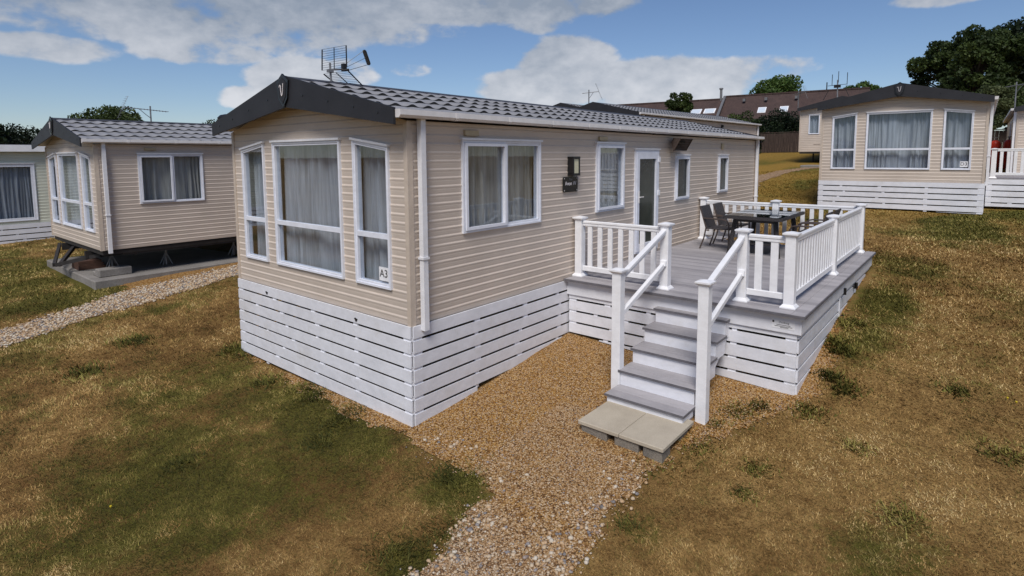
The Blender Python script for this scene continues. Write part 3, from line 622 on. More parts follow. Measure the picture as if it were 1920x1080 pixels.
def skirt(name, org, sdir, ndir, L, ztop, zbot, parent, pitch=.165, gap=.031, mat=None, ends=.13, spans=(.8,), battens=True, seed=0, fit=None):
    mat = mat or MT['white_skirt']; org = Vector(org); S = Vector(sdir); Nn = Vector(ndir); rr_ = random.Random(seed)
    P = lambda s, z, d: org + S * s + Vector((0, 0, z)) + Nn * d
    mb = MB(); zmin = min(zbot(0), zbot(L)); z = ztop; i = 0; gaps = []
    while z > zmin:
        zl = z - (pitch - gap); z2 = (z - (fit or pitch))
        if i == 0 and fit: pass
        pts = []; m_ = 12
        lo = [(L * q / m_, max(zl, zbot(L * q / m_))) for q in range(m_ + 1)]
        lo = [(s, v) for s, v in lo if v < z - .004]
        if len(lo) > 1:
            poly = [P(s, v, 0) for s, v in lo] + [P(lo[-1][0], z, 0), P(lo[0][0], z, 0)]
            mb.prism(poly, Nn * .022)
        gaps.append((zl, z - pitch)); z -= pitch; i += 1
    for zt_, zl in gaps[:-1]:
        def strip(s0, s1):
            if zbot(s0) < zl and zbot(s1) < zl: mb.prism([P(s0, zl - .01, -.012), P(s1, zl - .01, -.012), P(s1, zt_ + .01, -.012), P(s0, zt_ + .01, -.012)], Nn * .022)
        strip(.0, ends); strip(L - ends, L)
        if battens:
            s = ends + spans[0]
            while s < L - ends - .3:
                strip(s, s + .05 + .05 * rr_.random()); s += spans[0] * rr_.uniform(.8, 1.2)
    return mb.build(name, mat, parent)
def zapex(s, W, ze, za): return ze + (za - ze) * (1 - abs(s - W / 2) / (W / 2))

def caravan(org, rz, label, L=11.94, W=4.0, name='static_caravan', win_side=(), doors=(), front=True, vents=(), sid='siding', skirts=None, sign=None, zg=-1.1, courses=5, gutterx=0, seed=0, chassis=False, emblem=True, res=8, bay=False, win_left=(), ZA=2.72):
    root = empty(name, org, label, 'caravan', 'static caravans on the park', rz)
    ZE = 2.24
    sm = MT[sid]
    fo = []
    if front: fo = [(.318, .93, .386, 1.925, 2.015), (1.228, 2.778, .386, 2.02, 2.02), (3.07, 3.682, .386, 2.015, 1.925)]
    if bay: fo = [(.45, .95, .95, 1.95, 1.95), (1.3, 2.7, .95, 1.95, 1.95), (3.05, 3.55, .95, 1.95, 1.95)]
    gb = lambda s: zapex(s, W, ZE - .02, ZA - .03)
    wall('wall', (0, 0, 0), (0, 1, 0), (-1, 0, 0), W, ZE, fo, sm, root, gable=gb)
    wall('wall', (0, 0, 0), (1, 0, 0), (0, -1, 0), L, ZE - .02, [(a + .01, b - .01, c + .01, d - .01, d - .01) for a, b, c, d, *_ in win_side] + [(a + .01, b - .01, c, d - .01, d - .01) for a, b, c, d in doors], sm, root)
    wall('wall', (L, W, 0), (-1, 0, 0), (0, 1, 0), L, ZE - .02, [], sm, root)
    wall('wall', (L, W, 0), (0, -1, 0), (1, 0, 0), W, ZE, [], sm, root, gable=gb)
    for cx_, cy_ in ((0, 0), (0, W), (L, 0), (L, W)):
        sx = -1 if cx_ == 0 else 1; sy = -1 if cy_ == 0 else 1; mb = MB()
        mb.box(cx_ + sx * .018, cx_ - sx * .055, cy_ + sy * .018, cy_ - sy * .004, 0, ZE - .03); mb.box(cx_ + sx * .017, cx_ - sx * .004, cy_ - sy * .003, cy_ - sy * .045, .001, ZE - .031)
        mb.build('corner_trim', MT['trim'], root)
    mb = MB(); mb.box(.03, L - .03, .03, W - .03, -.10, -.02); mb.box(.03, L - .03, .03, W - .03, .02, .06); mb.build('floor', MT['inside'] if not chassis else MT['darksteel'], root)
    # interior partition planes keep the rooms dim
    mb = MB(); mb.box(.9, .93, .05, W - .05, .07, 2.2) if False else None
    # roof
    ex = .23; LL = L + ex + .12; ye = -.10; ze = ZE + .045; zr = ZA + .085
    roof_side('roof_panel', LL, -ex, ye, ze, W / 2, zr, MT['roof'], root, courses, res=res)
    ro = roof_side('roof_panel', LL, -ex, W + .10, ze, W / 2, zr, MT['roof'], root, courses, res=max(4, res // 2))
    mb = MB(); mb.prism([(-ex, W / 2 - .11, zr - .004), (-ex, W / 2, zr + .035), (-ex, W / 2 + .11, zr - .004), (-ex, W / 2, zr + .006)], (LL, 0, 0)); mb.build('ridge_cap', MT['ridge'], root)
    mb = MB()   # soffit boards under the roof
    mb.prism([(-ex + .03, ye + .02, ze - .022), (-ex + .03, W / 2, zr - .024), (-ex + .03, W + .08, ze - .022), (-ex + .03, W + .08, ze - .045), (-ex + .03, W / 2, zr - .052), (-ex + .03, ye + .02, ze - .045)], (LL - .06, 0, 0)); mb.build('soffit', MT['siding'] if sid == 'siding' else MT['white'], root)
    # barge fascia: deeper at the apex
    for xf, dr in ((-ex - .025, 1), (L + .12, 1)):
        mb = MB(); lo_e, lo_a = 2.165, ZA - .26; hi_e, hi_a = 2.335, ZA + .125
        for y0_, y1_ in ((-.10, W / 2), (W + .10, W / 2)):
            mb.prism([(xf, y0_, lo_e), (xf, y1_, lo_a), (xf, y1_, hi_a), (xf, y0_, hi_e)], (.03, 0, 0))
        f = mb.build('fascia', MT['fascia'], root)
        if xf < 0 and emblem:
            mb = MB()
            for t in (.12, .32, .55, .8):
                for sgn in (0, 1):
                    yy = -.1 + (W / 2 + .1) * t; zz = (lo_e + hi_e) / 2 + ((lo_a + hi_a) / 2 - (lo_e + hi_e) / 2) * t; yy = W - yy if sgn else yy
                    mb = MB(); mb.tube([(xf - .006, yy, zz), (xf + .002, yy, zz)], .011, 8); mb.build('screw_cap', MT['badge'], f)
            if emblem:
                mb = MB(); sh = [(-.135, 2.775), (0, 2.865), (.135, 2.775), (.10, 2.56), (0, 2.45), (-.10, 2.56)]
                mb.prism([(xf - .022, W / 2 + a, b) for a, b in sh], (.020, 0, 0)); s = mb.build('badge', MT['badge'], f)
                mb = MB(); mb.prism([(xf - .027, W / 2 + a * .74, 2.655 + (b - 2.655) * .76) for a, b in sh], (.004, 0, 0)); mb.build('badge_face', MT['fascia'], s)
                mb = MB(); vp = [(.055, .04), (.05, .062), (.036, .066), (.026, .05), (.022, .0), (.012, -.05), (0, -.068), (-.014, -.05), (-.022, 0), (-.03, .05), (-.034, .085)]
                mb.tube([(xf - .031, W / 2 + a, 2.66 + b) for a, b in vp], .0052, 6); mb.build('emblem', MT['emblem'], s)
    mb = MB()   # gutter with brackets
    gp = [(-.098, 2.318), (-.178, 2.318), (-.182, 2.262), (-.155, 2.235), (-.105, 2.235), (-.098, 2.25)]
    mb.prism([(-ex, y_, z_) for y_, z_ in gp], (LL, 0, 0)); xx = .55
    while xx < L:
        mb.prism([(xx, y_ * 1.0 - (.004 if y_ < -.1 else 0), z_ - .004) for y_, z_ in gp], (.05, 0, 0)); xx += .92
    mb.build('gutter', MT['gutter'], root)
    for xx in ((.14,) if True else ()) + (L - .07,):
        mb = MB(); mb.box(xx - .033, xx + .033, -.100, -.035, -.06 if xx < 1 else -.3, 2.25); mb.box(xx - .045, xx + .045, -.112, -.02, .73, .755); mb.build('downpipe', MT['white'], root)
    if front:
        for i, (a0, a1, z0, za, zb, tr) in enumerate(((.308, .938, .376, 1.936, 2.029, .955), (1.218, 2.787, .376, 2.03, None, .955), (3.062, 3.692, .376, 2.029, 1.936, .955))):
            window(root, (0, 0, 0), (0, 1, 0), (-1, 0, 0), a0, a1, z0, za, zb, transom=tr, seed=seed + i)
    if bay:
        mb = MB(); mb.prism([(-.02, .25, .45), (-.16, .35, .50), (-.16, 3.65, .50), (-.02, 3.75, .45)], (0, 0, 1.7)) if False else None
        for i, (a0, a1, z0, za, _) in enumerate(fo): window(root, (0, 0, 0), (0, 1, 0), (-1, 0, 0), a0, a1, z0, za, seed=seed + i)
        mb.box(-.03, -.018, .3, 3.3, .40, .415)
        if mb.v: mb.build('panel_trim', MT['trim'], root)
    for i, ws in enumerate(win_side):
        a, b, c, d = ws[:4]; kw = ws[4] if len(ws) > 4 else {}
        window(root, (0, 0, 0), (1, 0, 0), (0, -1, 0), a, b, c, d, seed=seed + 10 + i, **kw)
    for a, b, c, d in win_left:
        window(root, (0, W, 0), (1, 0, 0), (0, 1, 0), a, b, c, d, seed=seed + 40, pane_mat='dark_glass', curtain=None)
    for i, (a, b, c, d) in enumerate(doors):
        P = lambda s, z, dd: Vector((s, -dd, z))
        mb = MB(); ring(mb, P, [(a - .01, c), (b + .01, c), (b + .01, d + .01), (a - .01, d + .01)], [(a + .035, c + .035), (b - .035, c + .035), (b - .035, d - .035), (a + .035, d - .035)], -.06, .034)
        fr = mb.build('door_frame', MT['frame'], root)
        mb = MB(); ring(mb, P, [(a + .030, c + .030), (b - .030, c + .030), (b - .030, d - .030), (a + .030, d - .030)], [(a + .125, c + .16), (b - .125, c + .16), (b - .125, d - .15), (a + .125, d - .15)], -.03, .045); dr = mb.build('door', MT['frame'], root)
        mb = MB(); mb.box(a + .125, b - .125, -.010, .0, c + .16, d - .15); mb.build('pane', MT['dark_glass'], dr)
        mb = MB(); mb.box(a + .085, a + .115, -.045, -.056, 1.0, 1.22); mb.box(a + .09, a + .21, -.072, -.088, 1.10, 1.118); mb.box(a + .092, a + .108, -.045, -.088, 1.098, 1.116); mb.build('handle', MT['gutter'], dr)
        mb = MB()
        for zz in (.35, 1.1, 1.72): mb.box(b - .06, b + .01, -.035, -.062, zz, zz + .1)
        mb.build('hinge', MT['white'], dr)
        mb = MB(); mb.box(a - .03, b + .03, -.0, -.055, d + .014, d + .035); mb.build('drip_cap', MT['white'], dr)
    for (xv, zv, wv_, hv) in vents:
        mb = MB(); mb.box(xv, xv + wv_, -.002, -.04, zv, zv + hv); mb.box(xv + .012, xv + wv_ + .004, -.01, -.046, zv - .006, zv + .004); mb.build('vent', MT['vent'], root, bevel=.003)
    if sign:
        mb = MB(); mb.box(-.0015, -.0045, .365, .535, .445, .60)
        s = mb.build('number_sign', MT['white_rail'], root)
        fm = Matrix(((0, 0, -1, 0), (-1, 0, 0, 0), (0, 1, 0, 0), (0, 0, 0, 1)))
        fm.translation = Vector((-.006, .45, .525)); text_mesh('sign_lettering', sign, .125, MT['black'], s, fm, .0008)
    return root
def add_skirts(root, zl, L, W=4.0, side_to=None, spans=.85, left=True, seed=0):
    # zl: ground height (local) at front-right, front-left, back-right, back-left
    fr, fl, br_, bl_ = zl; side_to = side_to or L
    skirt('skirting', (-.012, 0 - .016, 0), (0, 1, 0), (-1, 0, 0), W + .03, 0.0, lambda s: fr + (fl - fr) * s / W, root, spans=(spans,), seed=seed)
    o = skirt('skirting', (0, -.012, 0), (1, 0, 0), (0, -1, 0), side_to, -.001, lambda s: fr + (br_ - fr) * s / L, root, spans=(spans,), seed=seed + 1)
    if left: skirt('skirting', (0, W + .012, 0), (1, 0, 0), (0, 1, 0), L, -.001, lambda s: fl + (bl_ - fl) * s / L, root, spans=(spans,), seed=seed + 2)
    skirt('skirting', (L + .01, 0, 0), (0, 1, 0), (1, 0, 0), W, 0.0, lambda s: br_ + (bl_ - br_) * s / W, root, spans=(spans,), seed=seed + 3)

# ---- the main caravan
main = caravan((0, 0, 0), 0, 'large beige static caravan with A3 sign in its window and decking along its side', seed=3, sign='A3', res=10, zg=-1.1,
    win_side=((.806, 2.304, .946, 2.016, dict(mull=[1.58], curtain='curtain_cream', opening=(.83, 1.57), fw=.04)), (3.788, 4.67, .958, 2.02, dict(curtain='curtain_cream', opening=(3.815, 4.643), fw=.042)),
              (6.782, 7.434, .957, 1.821, dict(curtain=None, pane_mat='dark_glass', opening=(6.80, 7.416), fw=.042)), (9.134, 9.735, .984, 1.825, dict(curtain=None, pane_mat='dark_glass', opening=(9.15, 9.72), fw=.042))),
    doors=((5.08, 5.99, .10, 1.93),), vents=((.84, 2.085, .23, .06), (3.85, 2.08, .25, .06), (9.3, 1.98, .13, .13)))
add_skirts(main, (-1.14, -1.16, -.05, -.1), 11.94, side_to=11.94, seed=5)
mb = MB(); mb.box(.015, .16, -.030, .07, -1.2, -1.09); mb.build('corner_block', MT['white_skirt'], main)
mb = MB()
for yy in (.95, 3.1):
    for a, b in ((0, 0), (.03, .006), (.014, -.014)): mb.tube([(-.034, yy + a, -.085 + b), (-.045, yy + a, -.085 + b)], .012, 6)
mb.build('skirting_catch', MT['black'], main)
mb = MB(); mb.box(3.0, 3.18, -.002, -.03, 1.55, 1.83); mb.box(3.0, 3.18, -.03, -.11, 1.795, 1.83); mb.box(3.0, 3.18, -.03, -.11, 1.55, 1.585); mb.box(3.0, 3.028, -.03, -.105, 1.58, 1.80); mb.box(3.152, 3.18, -.03, -.105, 1.58, 1.80)
l = mb.build('wall_lamp', MT['black'], main); mb = MB(); mb.box(3.029, 3.151, -.031, -.098, 1.586, 1.794); mb.build('lamp_panel', MT['lampglass'], l)
mb = MB(); pq = []
for cx_, cz_, a0 in ((2.875, 1.33, 180), (3.215, 1.33, 270), (3.215, 1.515, 0), (2.875, 1.515, 90)):
    for t in (0, 45, 90): pq.append((cx_ + .02 * math.cos(R(a0 + t)), -.018, cz_ + .02 * math.sin(R(a0 + t))))
mb.prism(pq, (0, -.012, 0)); p = mb.build('name_plaque', MT['badge'], main)
fm = Matrix(((1, 0, 0, 3.045), (0, 0, -1, -.031), (0, 1, 0, 1.435), (0, 0, 0, 1)))
text_mesh('plaque_lettering', 'Avon W', .084, MT['emblem'], p, fm, .001)
fm2 = fm.copy(); fm2.translation = Vector((3.045, -.031, 1.498)); text_mesh('plaque_lettering', 'The', .05, MT['steel'], p, fm2, .001)
mb = MB()
for a, b in ((2.88, 1.335), (3.21, 1.335), (3.21, 1.51), (2.88, 1.51)): mb.tube([(a, -.03, b), (a, -.034, b)], .007, 8)
mb.build('plaque_screw', MT['emblem'], p)
# infra-red patio heater: dark mesh reflector tilted down on a bracket
mb = MB(); cc = Vector((6.62, -.16, 2.085))
def hp(u, v, d): return cc + Vector((u, 0, 0)) + Vector((0, -.5, .87)).normalized() * v + Vector((0, -.87, -.5)).normalized() * d
back = [hp(-.2, -.05, -.08), hp(.2, -.05, -.08), hp(.2, .05, -.08), hp(-.2, .05, -.08)]; fr_ = [hp(-.29, -.13, .08), hp(.29, -.13, .08), hp(.29, .13, .08), hp(-.29, .13, .08)]
mb.add(back + fr_, [(0, 1, 2, 3), (0, 1, 5, 4), (1, 2, 6, 5), (2, 3, 7, 6), (3, 0, 4, 7)])
for i in range(4): mb.bar(fr_[i], fr_[(i + 1) % 4], .02, .02)
for i in range(1, 9):
    t = i / 9; mb.bar(fr_[0].lerp(fr_[1], t), fr_[3].lerp(fr_[2], t), .004, .004)
for i in range(1, 5):
    t = i / 5; mb.bar(fr_[0].lerp(fr_[3], t), fr_[1].lerp(fr_[2], t), .004, .004)
h_ = mb.build('patio_heater', MT['arm'], main)
mb = MB(); mb.tube([hp(-.2, 0, .0), hp(.2, 0, .0)], .03, 10); mb.bar((6.62, -.005, 2.1), hp(0, 0, -.07), .06, .06); mb.build('heater_element', MT['black'], h_)

# ---- the decking
ZD = .042; X0, X1, Y1 = 3.0, 8.2, -3.13
deck = empty('decking', (3.2, -3.0, g1(3.2, -3)), 'raised deck of grey boards with white picket railings and steps, beside the A3 caravan', 'decking')
dl = Vector(deck.location)
class DB(MB):
    def build(s, *a, **k): s.v = [tuple(Vector(v) - dl) for v in s.v]; return MB.build(s, *a, **k)
mb = DB(); x = X0 - .10; i = 0
while x < X1 + .02:
    mb.box(x, x + .136, Y1 + .02, -.03, ZD - .022, ZD); x += .144
o = mb.build('deck_boards', MT['deck'], deck, bevel=.003)
mb = DB(); mb.box(X0 - .125, X1 + .1, Y1 + .015, Y1 - .125, ZD - .024, ZD + .001); mb.build('edge_board', MT['deck'], deck)
mb = DB(); mb.box(X0 - .128, X0 - .101, Y1 - .13, -.03, ZD - .032, ZD - .0015); mb.box(X0 - .129, X1 + .1, Y1 - .127, Y1 - .135, ZD - .034, ZD - .003); mb.build('nosing', MT['deck_edge'], deck)
mb = DB(); mb.box(X0 - .045, X0 - .02, Y1 - .06, -.035, -.20, ZD - .026); f = mb.build('deck_fascia', MT['white_skirt'], deck)
mb = DB(); mb.box(X0 - .045, X1 + .04, Y1 - .061, Y1 - .085, -.20, ZD - .028); mb.build('deck_fascia', MT['white_skirt'], deck)
mb = DB(); mb.box(X0 - .048, X0 - .045, -3.145, -2.90, -.155, -.055); st = mb.build('maker_plate', MT['white_rail'], f)
fm = Matrix(((0, 0, -1, X0 - .0485), (-1, 0, 0, -3.03), (0, 1, 0, -.085), (0, 0, 0, 1))); fm.translation -= dl
text_mesh('plate_lettering', 'Decking', .034, MT['black'], st, fm, .0004)
mb = DB(); mb.box(X0 - .0486, X0 - .048, -2.925, -2.905, -.095, -.07)
for zz, a, b in ((-.118, -3.10, -2.95), (-.134, -3.12, -2.93), (-.146, -3.08, -2.99)): mb.box(X0 - .0486, X0 - .048, a, b, zz, zz + .006)
mb.build('plate_lettering', MT['black'], st)
mb = DB(); mb.box(X0 - .0, X1, Y1 + .04, -.04, -.16, -.02); mb.build('joists', MT['fence'], deck)
def skd(*a, **k):
    o = skirt(*a, **k); o.data.transform(Matrix.Translation(-dl))
    for c in o.children: c.data.transform(Matrix.Translation(-dl))
skd('deck_skirting', (X0 + .0, Y1 - .035, 0), (0, 1, 0), (-1, 0, 0), 3.11, -.12, lambda s: -.93 + .13 * s / 3.1, deck, spans=(.55,), ends=.12, pitch=.172, seed=21)
skd('deck_skirting', (X0, Y1 - .035, 0), (1, 0, 0), (0, -1, 0), X1 - X0, -.12, lambda s: -.93 + .125 * s, deck, battens=False, ends=X1 - X0 - .01, pitch=.172)
for xx in (5.32, 6.62): mb = DB(); mb.box(xx, xx + .07, Y1 - .058, Y1 - .072, -.62 + (xx - 5.3) * .125, -.15); mb.build('hatch_batten', MT['white_skirt'], deck)
for xx, zz in ((5.5, -.17), (6.52, -.27), (5.42, -.56)):
    mb = DB(); mb.box(xx - .05, xx + .05, Y1 - .073, Y1 - .083, zz - .045, zz + .045); mb.tube([(xx, Y1 - .10, zz - .05), (xx, Y1 - .10, zz + .05)], .02, 8); mb.box(xx, xx + .14, Y1 - .074, Y1 - .09, zz - .02, zz + .02)
    mb.build('hinge', MT['black'], deck)
XF, XB, YS = 3.20, 8.1, -3.02
def post(x, y, zb, zt, base=True, w=.115):
    mb = DB(); h = w / 2; mb.box(x - h, x + h, y - h, y + h, zb, zt - .04); o = mb.build('post', MT['white_rail'], deck, bevel=.004)
    mb = DB(); c = h + .028
    vs = [(x + a * b, y + e * b, z) for b, z in ((h + .004, zt - .055), (c, zt - .03), (c, zt - .012), (.012, zt + .006)) for a, e in ((-1, -1), (1, -1), (1, 1), (-1, 1))]
    fs = [(3, 2, 1, 0), (12, 13, 14, 15)] + [(k * 4 + j, k * 4 + (j + 1) % 4, k * 4 + 4 + (j + 1) % 4, k * 4 + 4 + j) for k in range(3) for j in range(4)]
    mb.add(vs, fs); mb.build('post_cap', MT['white_rail'], o)
    if base:
        mb = DB(); c = h + .030
        vs = [(x + a * b, y + e * b, z) for b, z in ((c, zb), (c, zb + .012), (h + .003, zb + .045)) for a, e in ((-1, -1), (1, -1), (1, 1), (-1, 1))]
        mb.add(vs, [(3, 2, 1, 0), (8, 9, 10, 11)] + [(k * 4 + j, k * 4 + (j + 1) % 4, k * 4 + 4 + (j + 1) % 4, k * 4 + 4 + j) for k in range(2) for j in range(4)]); mb.build('base_trim', MT['white_rail'], o)
ZT = ZD + .90
y2, y3 = -1.463, -2.476
for x, y in ((XF, -.10), (XF, y2), (XF, y3), (XF, YS), (5.62, YS), (XB, YS), (XB, -.10), (XB, -1.56)): post(x, y, ZD, ZT)
def railing(p, q, n, bw=.072, bt=.03):
    p = Vector(p); q = Vector(q); d = (q - p); Lr = d.length; d.normalize(); a = p + d * .058; b = q - d * .058; u = Vector((0, 0, 1))
    mb = DB(); mb.bar(a + u * (ZD + .82), b + u * (ZD + .82), .062, .040); mb.bar(a + u * (ZD + .783), b + u * (ZD + .783), .046, .045); mb.build('top_rail', MT['white_rail'], deck, bevel=.008)
    mb = DB(); mb.bar(a + u * (ZD + .125), b + u * (ZD + .125), .05, .075); mb.build('bottom_rail', MT['white_rail'], deck, bevel=.006)
    for i in range(n):
        c = a + (b - a) * (i + .7) / (n + .4); mb = DB(); mb.bar(c + u * (ZD + .16), c + u * (ZD + .762), bw, bt, up=d.cross(u)); mb.build('baluster', MT['white_rail'], deck, bevel=.003)
railing((XF, -.10, 0), (XF, y2, 0), 7); railing((XF, y3, 0), (XF, YS, 0), 2, .085)
railing((XF, YS, 0), (5.62, YS, 0), 15); railing((5.62, YS, 0), (XB, YS, 0), 15)
railing((XB, -.10, 0), (XB, -1.56, 0), 8); railing((XB, -1.56, 0), (XB, YS, 0), 8)
# steps
XN = 1.97
for yy, zb in ((y2 + .03, -1.08), (y3 - .0, -1.12)): post(XN, yy, zb, .51, base=False, w=.114)
sg = [(1.70, -1.0), (1.90, -1.07), (2.16, -.93), (2.98, -.38), (2.98, -.03), (2.92, -.18), (2.62, -.18), (2.62, -.37), (2.31, -.37), (2.31, -.56), (2.0, -.56), (2.0, -.74), (1.70, -.74 - .17)]
sg = [(1.72, -1.0), (1.90, -1.07), (2.16, -.95), (2.98, -.46), (2.98, -.33), (1.80, -.99)]
mb = DB(); mb.prism([(a, -1.520, b) for a, b in sg], (0, -.022, 0)); mb.prism([(a, -2.354, b) for a, b in sg], (0, -.022, 0)); mb.box(2.6, 2.65, -2.36, -1.53, -.62, -.50); stc = mb.build('staircase', MT['white_skirt'], deck)
for k in range(5):
    xn = 1.60 + .31 * k; zt = -.885 + .1845 * k; xe = xn + .335 if k < 4 else X0 - .05
    mb = DB(); mb.box(xn, xn + .152, -2.42, -1.475, zt - .028, zt); mb.box(xn + .160, xe, -2.42, -1.475, zt - .028, zt); mb.build('tread', MT['deck'], stc, bevel=.003)
    mb = DB(); mb.box(xn - .003, xn - .0005, -2.422, -1.473, zt - .029, zt - .001); mb.box(xn, xe, -2.4205, -2.4235, zt - .029, zt - .001); mb.build('nosing', MT['deck_edge'], stc)
    mb = DB(); zl = -1.0 if k == 0 else zt - .1845; mb.box(xn + .022, xn + .05, -2.40, -1.495, zl + .001, zt - .03)
    if k < 5:
        for ya_, yb_ in ((-2.40, -2.378), (-1.517, -1.495)): mb.box(xn + .05, xn + .31 if k == 0 else xn + .335, ya_, yb_, zl - (.0 if k == 0 else .05), zt - .03)
    mb.build('riser', MT['white_skirt'], stc)
mb = DB(); mb.tube([(X0 - .046, -2.30, -.06), (X0 - .056, -2.30, -.06)], .022, 12); mb.build('deck_light', MT['steel'], deck)
for yy, sgn in ((y2, 1), (y3, -1)):
    mb = DB(); a = Vector((XF - .055, yy, ZD + .80)); b = Vector((XN + .06, yy, .44)); mb.bar(a, b, .066, .045); mb.bar(a - Vector((0, 0, .04)), b - Vector((0, 0, .04)), .046, .04); mb.build('handrail', MT['white_rail'], deck, bevel=.008)
    mb = DB(); a = Vector((XF - .055, yy, .385)); b = Vector((XN + .05, yy, -.03)); mb.bar(a, b, .05, .062); mb.bar(a + Vector((-.02, 0, -.03)), a + Vector((.0, 0, .05)), .085, .06, up=(1, 0, 0)); mb.build('handrail', MT['white_rail'], deck, bevel=.006)

# ---- pad of two slabs on blocks
for i, (ya, yb, lb) in enumerate(((-1.985, -1.50, 'beige paving slab at the foot of the steps, the left one of the two'), (-2.47, -1.99, 'beige paving slab at the foot of the steps, the right one nearest the lawn'))):
    mb = MB(); cx_, cy_ = 1.36, (ya + yb) / 2; mb.box(-.36, .40, -(yb - ya) / 2, (yb - ya) / 2, 0, .042); o = mb.build('paving_slab', MT['paving'], None, bevel=.006); o.location = (cx_, cy_, -1.020); tag(o, lb, 'paving slab', 'slabs at the foot of the steps')
for i, (ya, yb, lb) in enumerate(((-1.84, -1.53, 'dark concrete block under the left end of the front slabs'), (-2.20, -1.93, 'dark concrete block in the middle below the joint of the slabs'), (-2.45, -2.25, 'concrete block under the right front corner of the slabs'))):
    mb = MB(); mb.box(-.10, .10, -(yb - ya) / 2, (yb - ya) / 2, -.16, .0); o = mb.build('concrete_block', MT['block'], None, bevel=.006); o.location = (1.12, (ya + yb) / 2, -1.0215); tag(o, lb, 'block', 'blocks under the slabs')
mb = MB(); mb.box(-.1, .1, -.45, .45, -.16, 0); o = mb.build('concrete_block', MT['block'], None, bevel=.006); o.location = (1.58, -1.99, -1.0215); tag(o, 'concrete block hidden under the back of the slabs, against the lowest step', 'block', 'blocks under the slabs')

# ---- garden table and chairs
def make_table():
    t = empty('garden_table', (7.14, -1.62, ZD), 'dark rattan dining table with a glass top on the deck', 'table')
    mb = MB(); P = lambda s, z, d: Vector((s, z, d)); ring(mb, P, [(-.80, -.50), (.80, -.50), (.80, .50), (-.80, .50)], [(-.70, -.40), (.70, -.40), (.70, .40), (-.70, .40)], .66, .715); mb.box(-.705, .705, -.405, .405, .655, .675); mb.build('tabletop', MT['rattan'], t)
    mb = MB(); mb.box(-.78, .78, -.48, .48, .7165, .7225); mb.build('glass_top', MT['table_glass'], t)
    mb = MB(); mb.box(-.62, .62, -.33, .33, .60, .654); mb.box(-.5, .5, -.25, .25, .18, .21); mb.build('apron', MT['rattan'], t)
    for a in (-1, 1):
        for b in (-1, 1):
            mb = MB(); mb.bar((a * .58, b * .34, .655), (a * .66, b * .42, 0), .06, .06); mb.build('leg', MT['rattan'], t)
    return t
make_table()
def make_chair(loc, rz, label):
    t = empty('garden_chair', loc, label, 'chair', 'rattan chairs round the deck table', rz); t.scale = (1, 1, .91)
    mb = MB(); mb.box(-.235, .235, -.22, .24, .425, .455); mb.build('seat', MT['rattan'], t, bevel=.01)
    mb = MB(); mb.prism([(-.235, -.20, .44), (.235, -.20, .44), (.225, -.34, .90), (-.225, -.34, .90)], (0, .022, .006)); mb.build('backrest', MT['rattan'], t, bevel=.006)
    for a in (-1, 1):
        mb = MB(); mb.tube([(a * .25, -.20, .44), (a * .25, -.24, .22), (a * .26, -.31, 0)], .014, 7); mb.tube([(a * .245, -.20, .44), (a * .235, -.335, .90)], .013, 7); mb.build('rear_leg', MT['arm'], t)
        mb = MB(); mb.tube([(a * .26, .24, 0), (a * .255, .235, .44), (a * .255, .225, .56), (a * .255, .19, .625), (a * .255, .12, .645), (a * .25, -.255, .65)], .0155, 8); mb.build('arm', MT['arm'], t)
    mb = MB(); mb.tube([(-.25, .235, .43), (.25, .235, .43)], .011, 6); mb.tube([(-.25, -.21, .43), (.25, -.21, .43)], .011, 6); mb.build('seat_frame', MT['arm'], t)
    return t
ch = make_chair((7.02, -.86, ZD), math.pi, 'rattan armchair on the caravan side of the table, nearer to the steps')
copy_thing(ch, (7.72, -.86, ZD), 'rattan armchair on the caravan side of the table, farther from the steps')
copy_thing(ch, (6.80, -2.42, ZD), 'rattan armchair backed against the long side railing, its seat nearest the steps', 0)
copy_thing(ch, (7.50, -2.42, ZD), 'rattan armchair backed against the long side railing, at the far end', 0)

# ------------------------------------------------------------ the other caravans
lv = caravan((-.4, 9.37, -.08), 0, 'beige static caravan without skirting, raised on steel stands on a concrete base', L=11.5, seed=31, chassis=True, res=8,
    win_side=((.77, 2.07, .95, 2.0, dict(mull=[1.44], opening=(.79, 1.43), curtain='curtain_cream')), (4.4, 5.2, .95, 2.0)), vents=((.9, 2.1, .22, .05),))
mb = MB(); mb.box(3.02, 3.13, -.0, -.09, 1.36, 1.62); mb.build('wall_lamp', MT['black'], lv)
mb = MB()   # chassis rails, outriggers, drawbar
for yy in (1.05, 2.95): mb.box(-.05, 11.3, yy - .03, yy + .03, -.27, -.101)
for i in range(9): mb.box(.6 + i * 1.25, .66 + i * 1.25, .06, 3.94, -.17, -.1015)
mb.box(0.4, 11.2, .05, .09, -.145, -.102)
mb.bar((-.02, 3.3, -.17), (-.50, 1.55, -.40), .06, .08); mb.bar((.05, 2.4, -.17), (-.42, 1.45, -.40), .06, .08); mb.bar((.2, .9, -.2), (-.48, 1.5, -.40), .06, .08)
mb.build('chassis', MT['darksteel'], lv)
for i, (xx, yy) in enumerate(((1.35, .45), (2.9, .45), (4.4, .45), (6.5, .45), (1.35, 3.5), (2.9, 3.5), (4.8, 3.5), (.45, 1.05))):
    mb = MB(); mb.tube([(xx, yy, -.535), (xx, yy, -.12)], .022, 8)
    for k in range(4): mb.bar((xx + .14 * math.cos(k * 1.57 + .78), yy + .14 * math.sin(k * 1.57 + .78), -.53), (xx, yy, -.24), .018, .018)
    mb.box(xx - .05, xx + .05, yy - .05, yy + .05, -.14, -.12); mb.build('axle_stand', MT['steel'], lv)
mb = MB(); mb.tube([(5.2, .95, -.33), (5.2, .75, -.33)], .30, 18); mb.tube([(6.3, .95, -.33), (6.3, .75, -.33)], .30, 18); mb.build('wheel', MT['black'], lv)
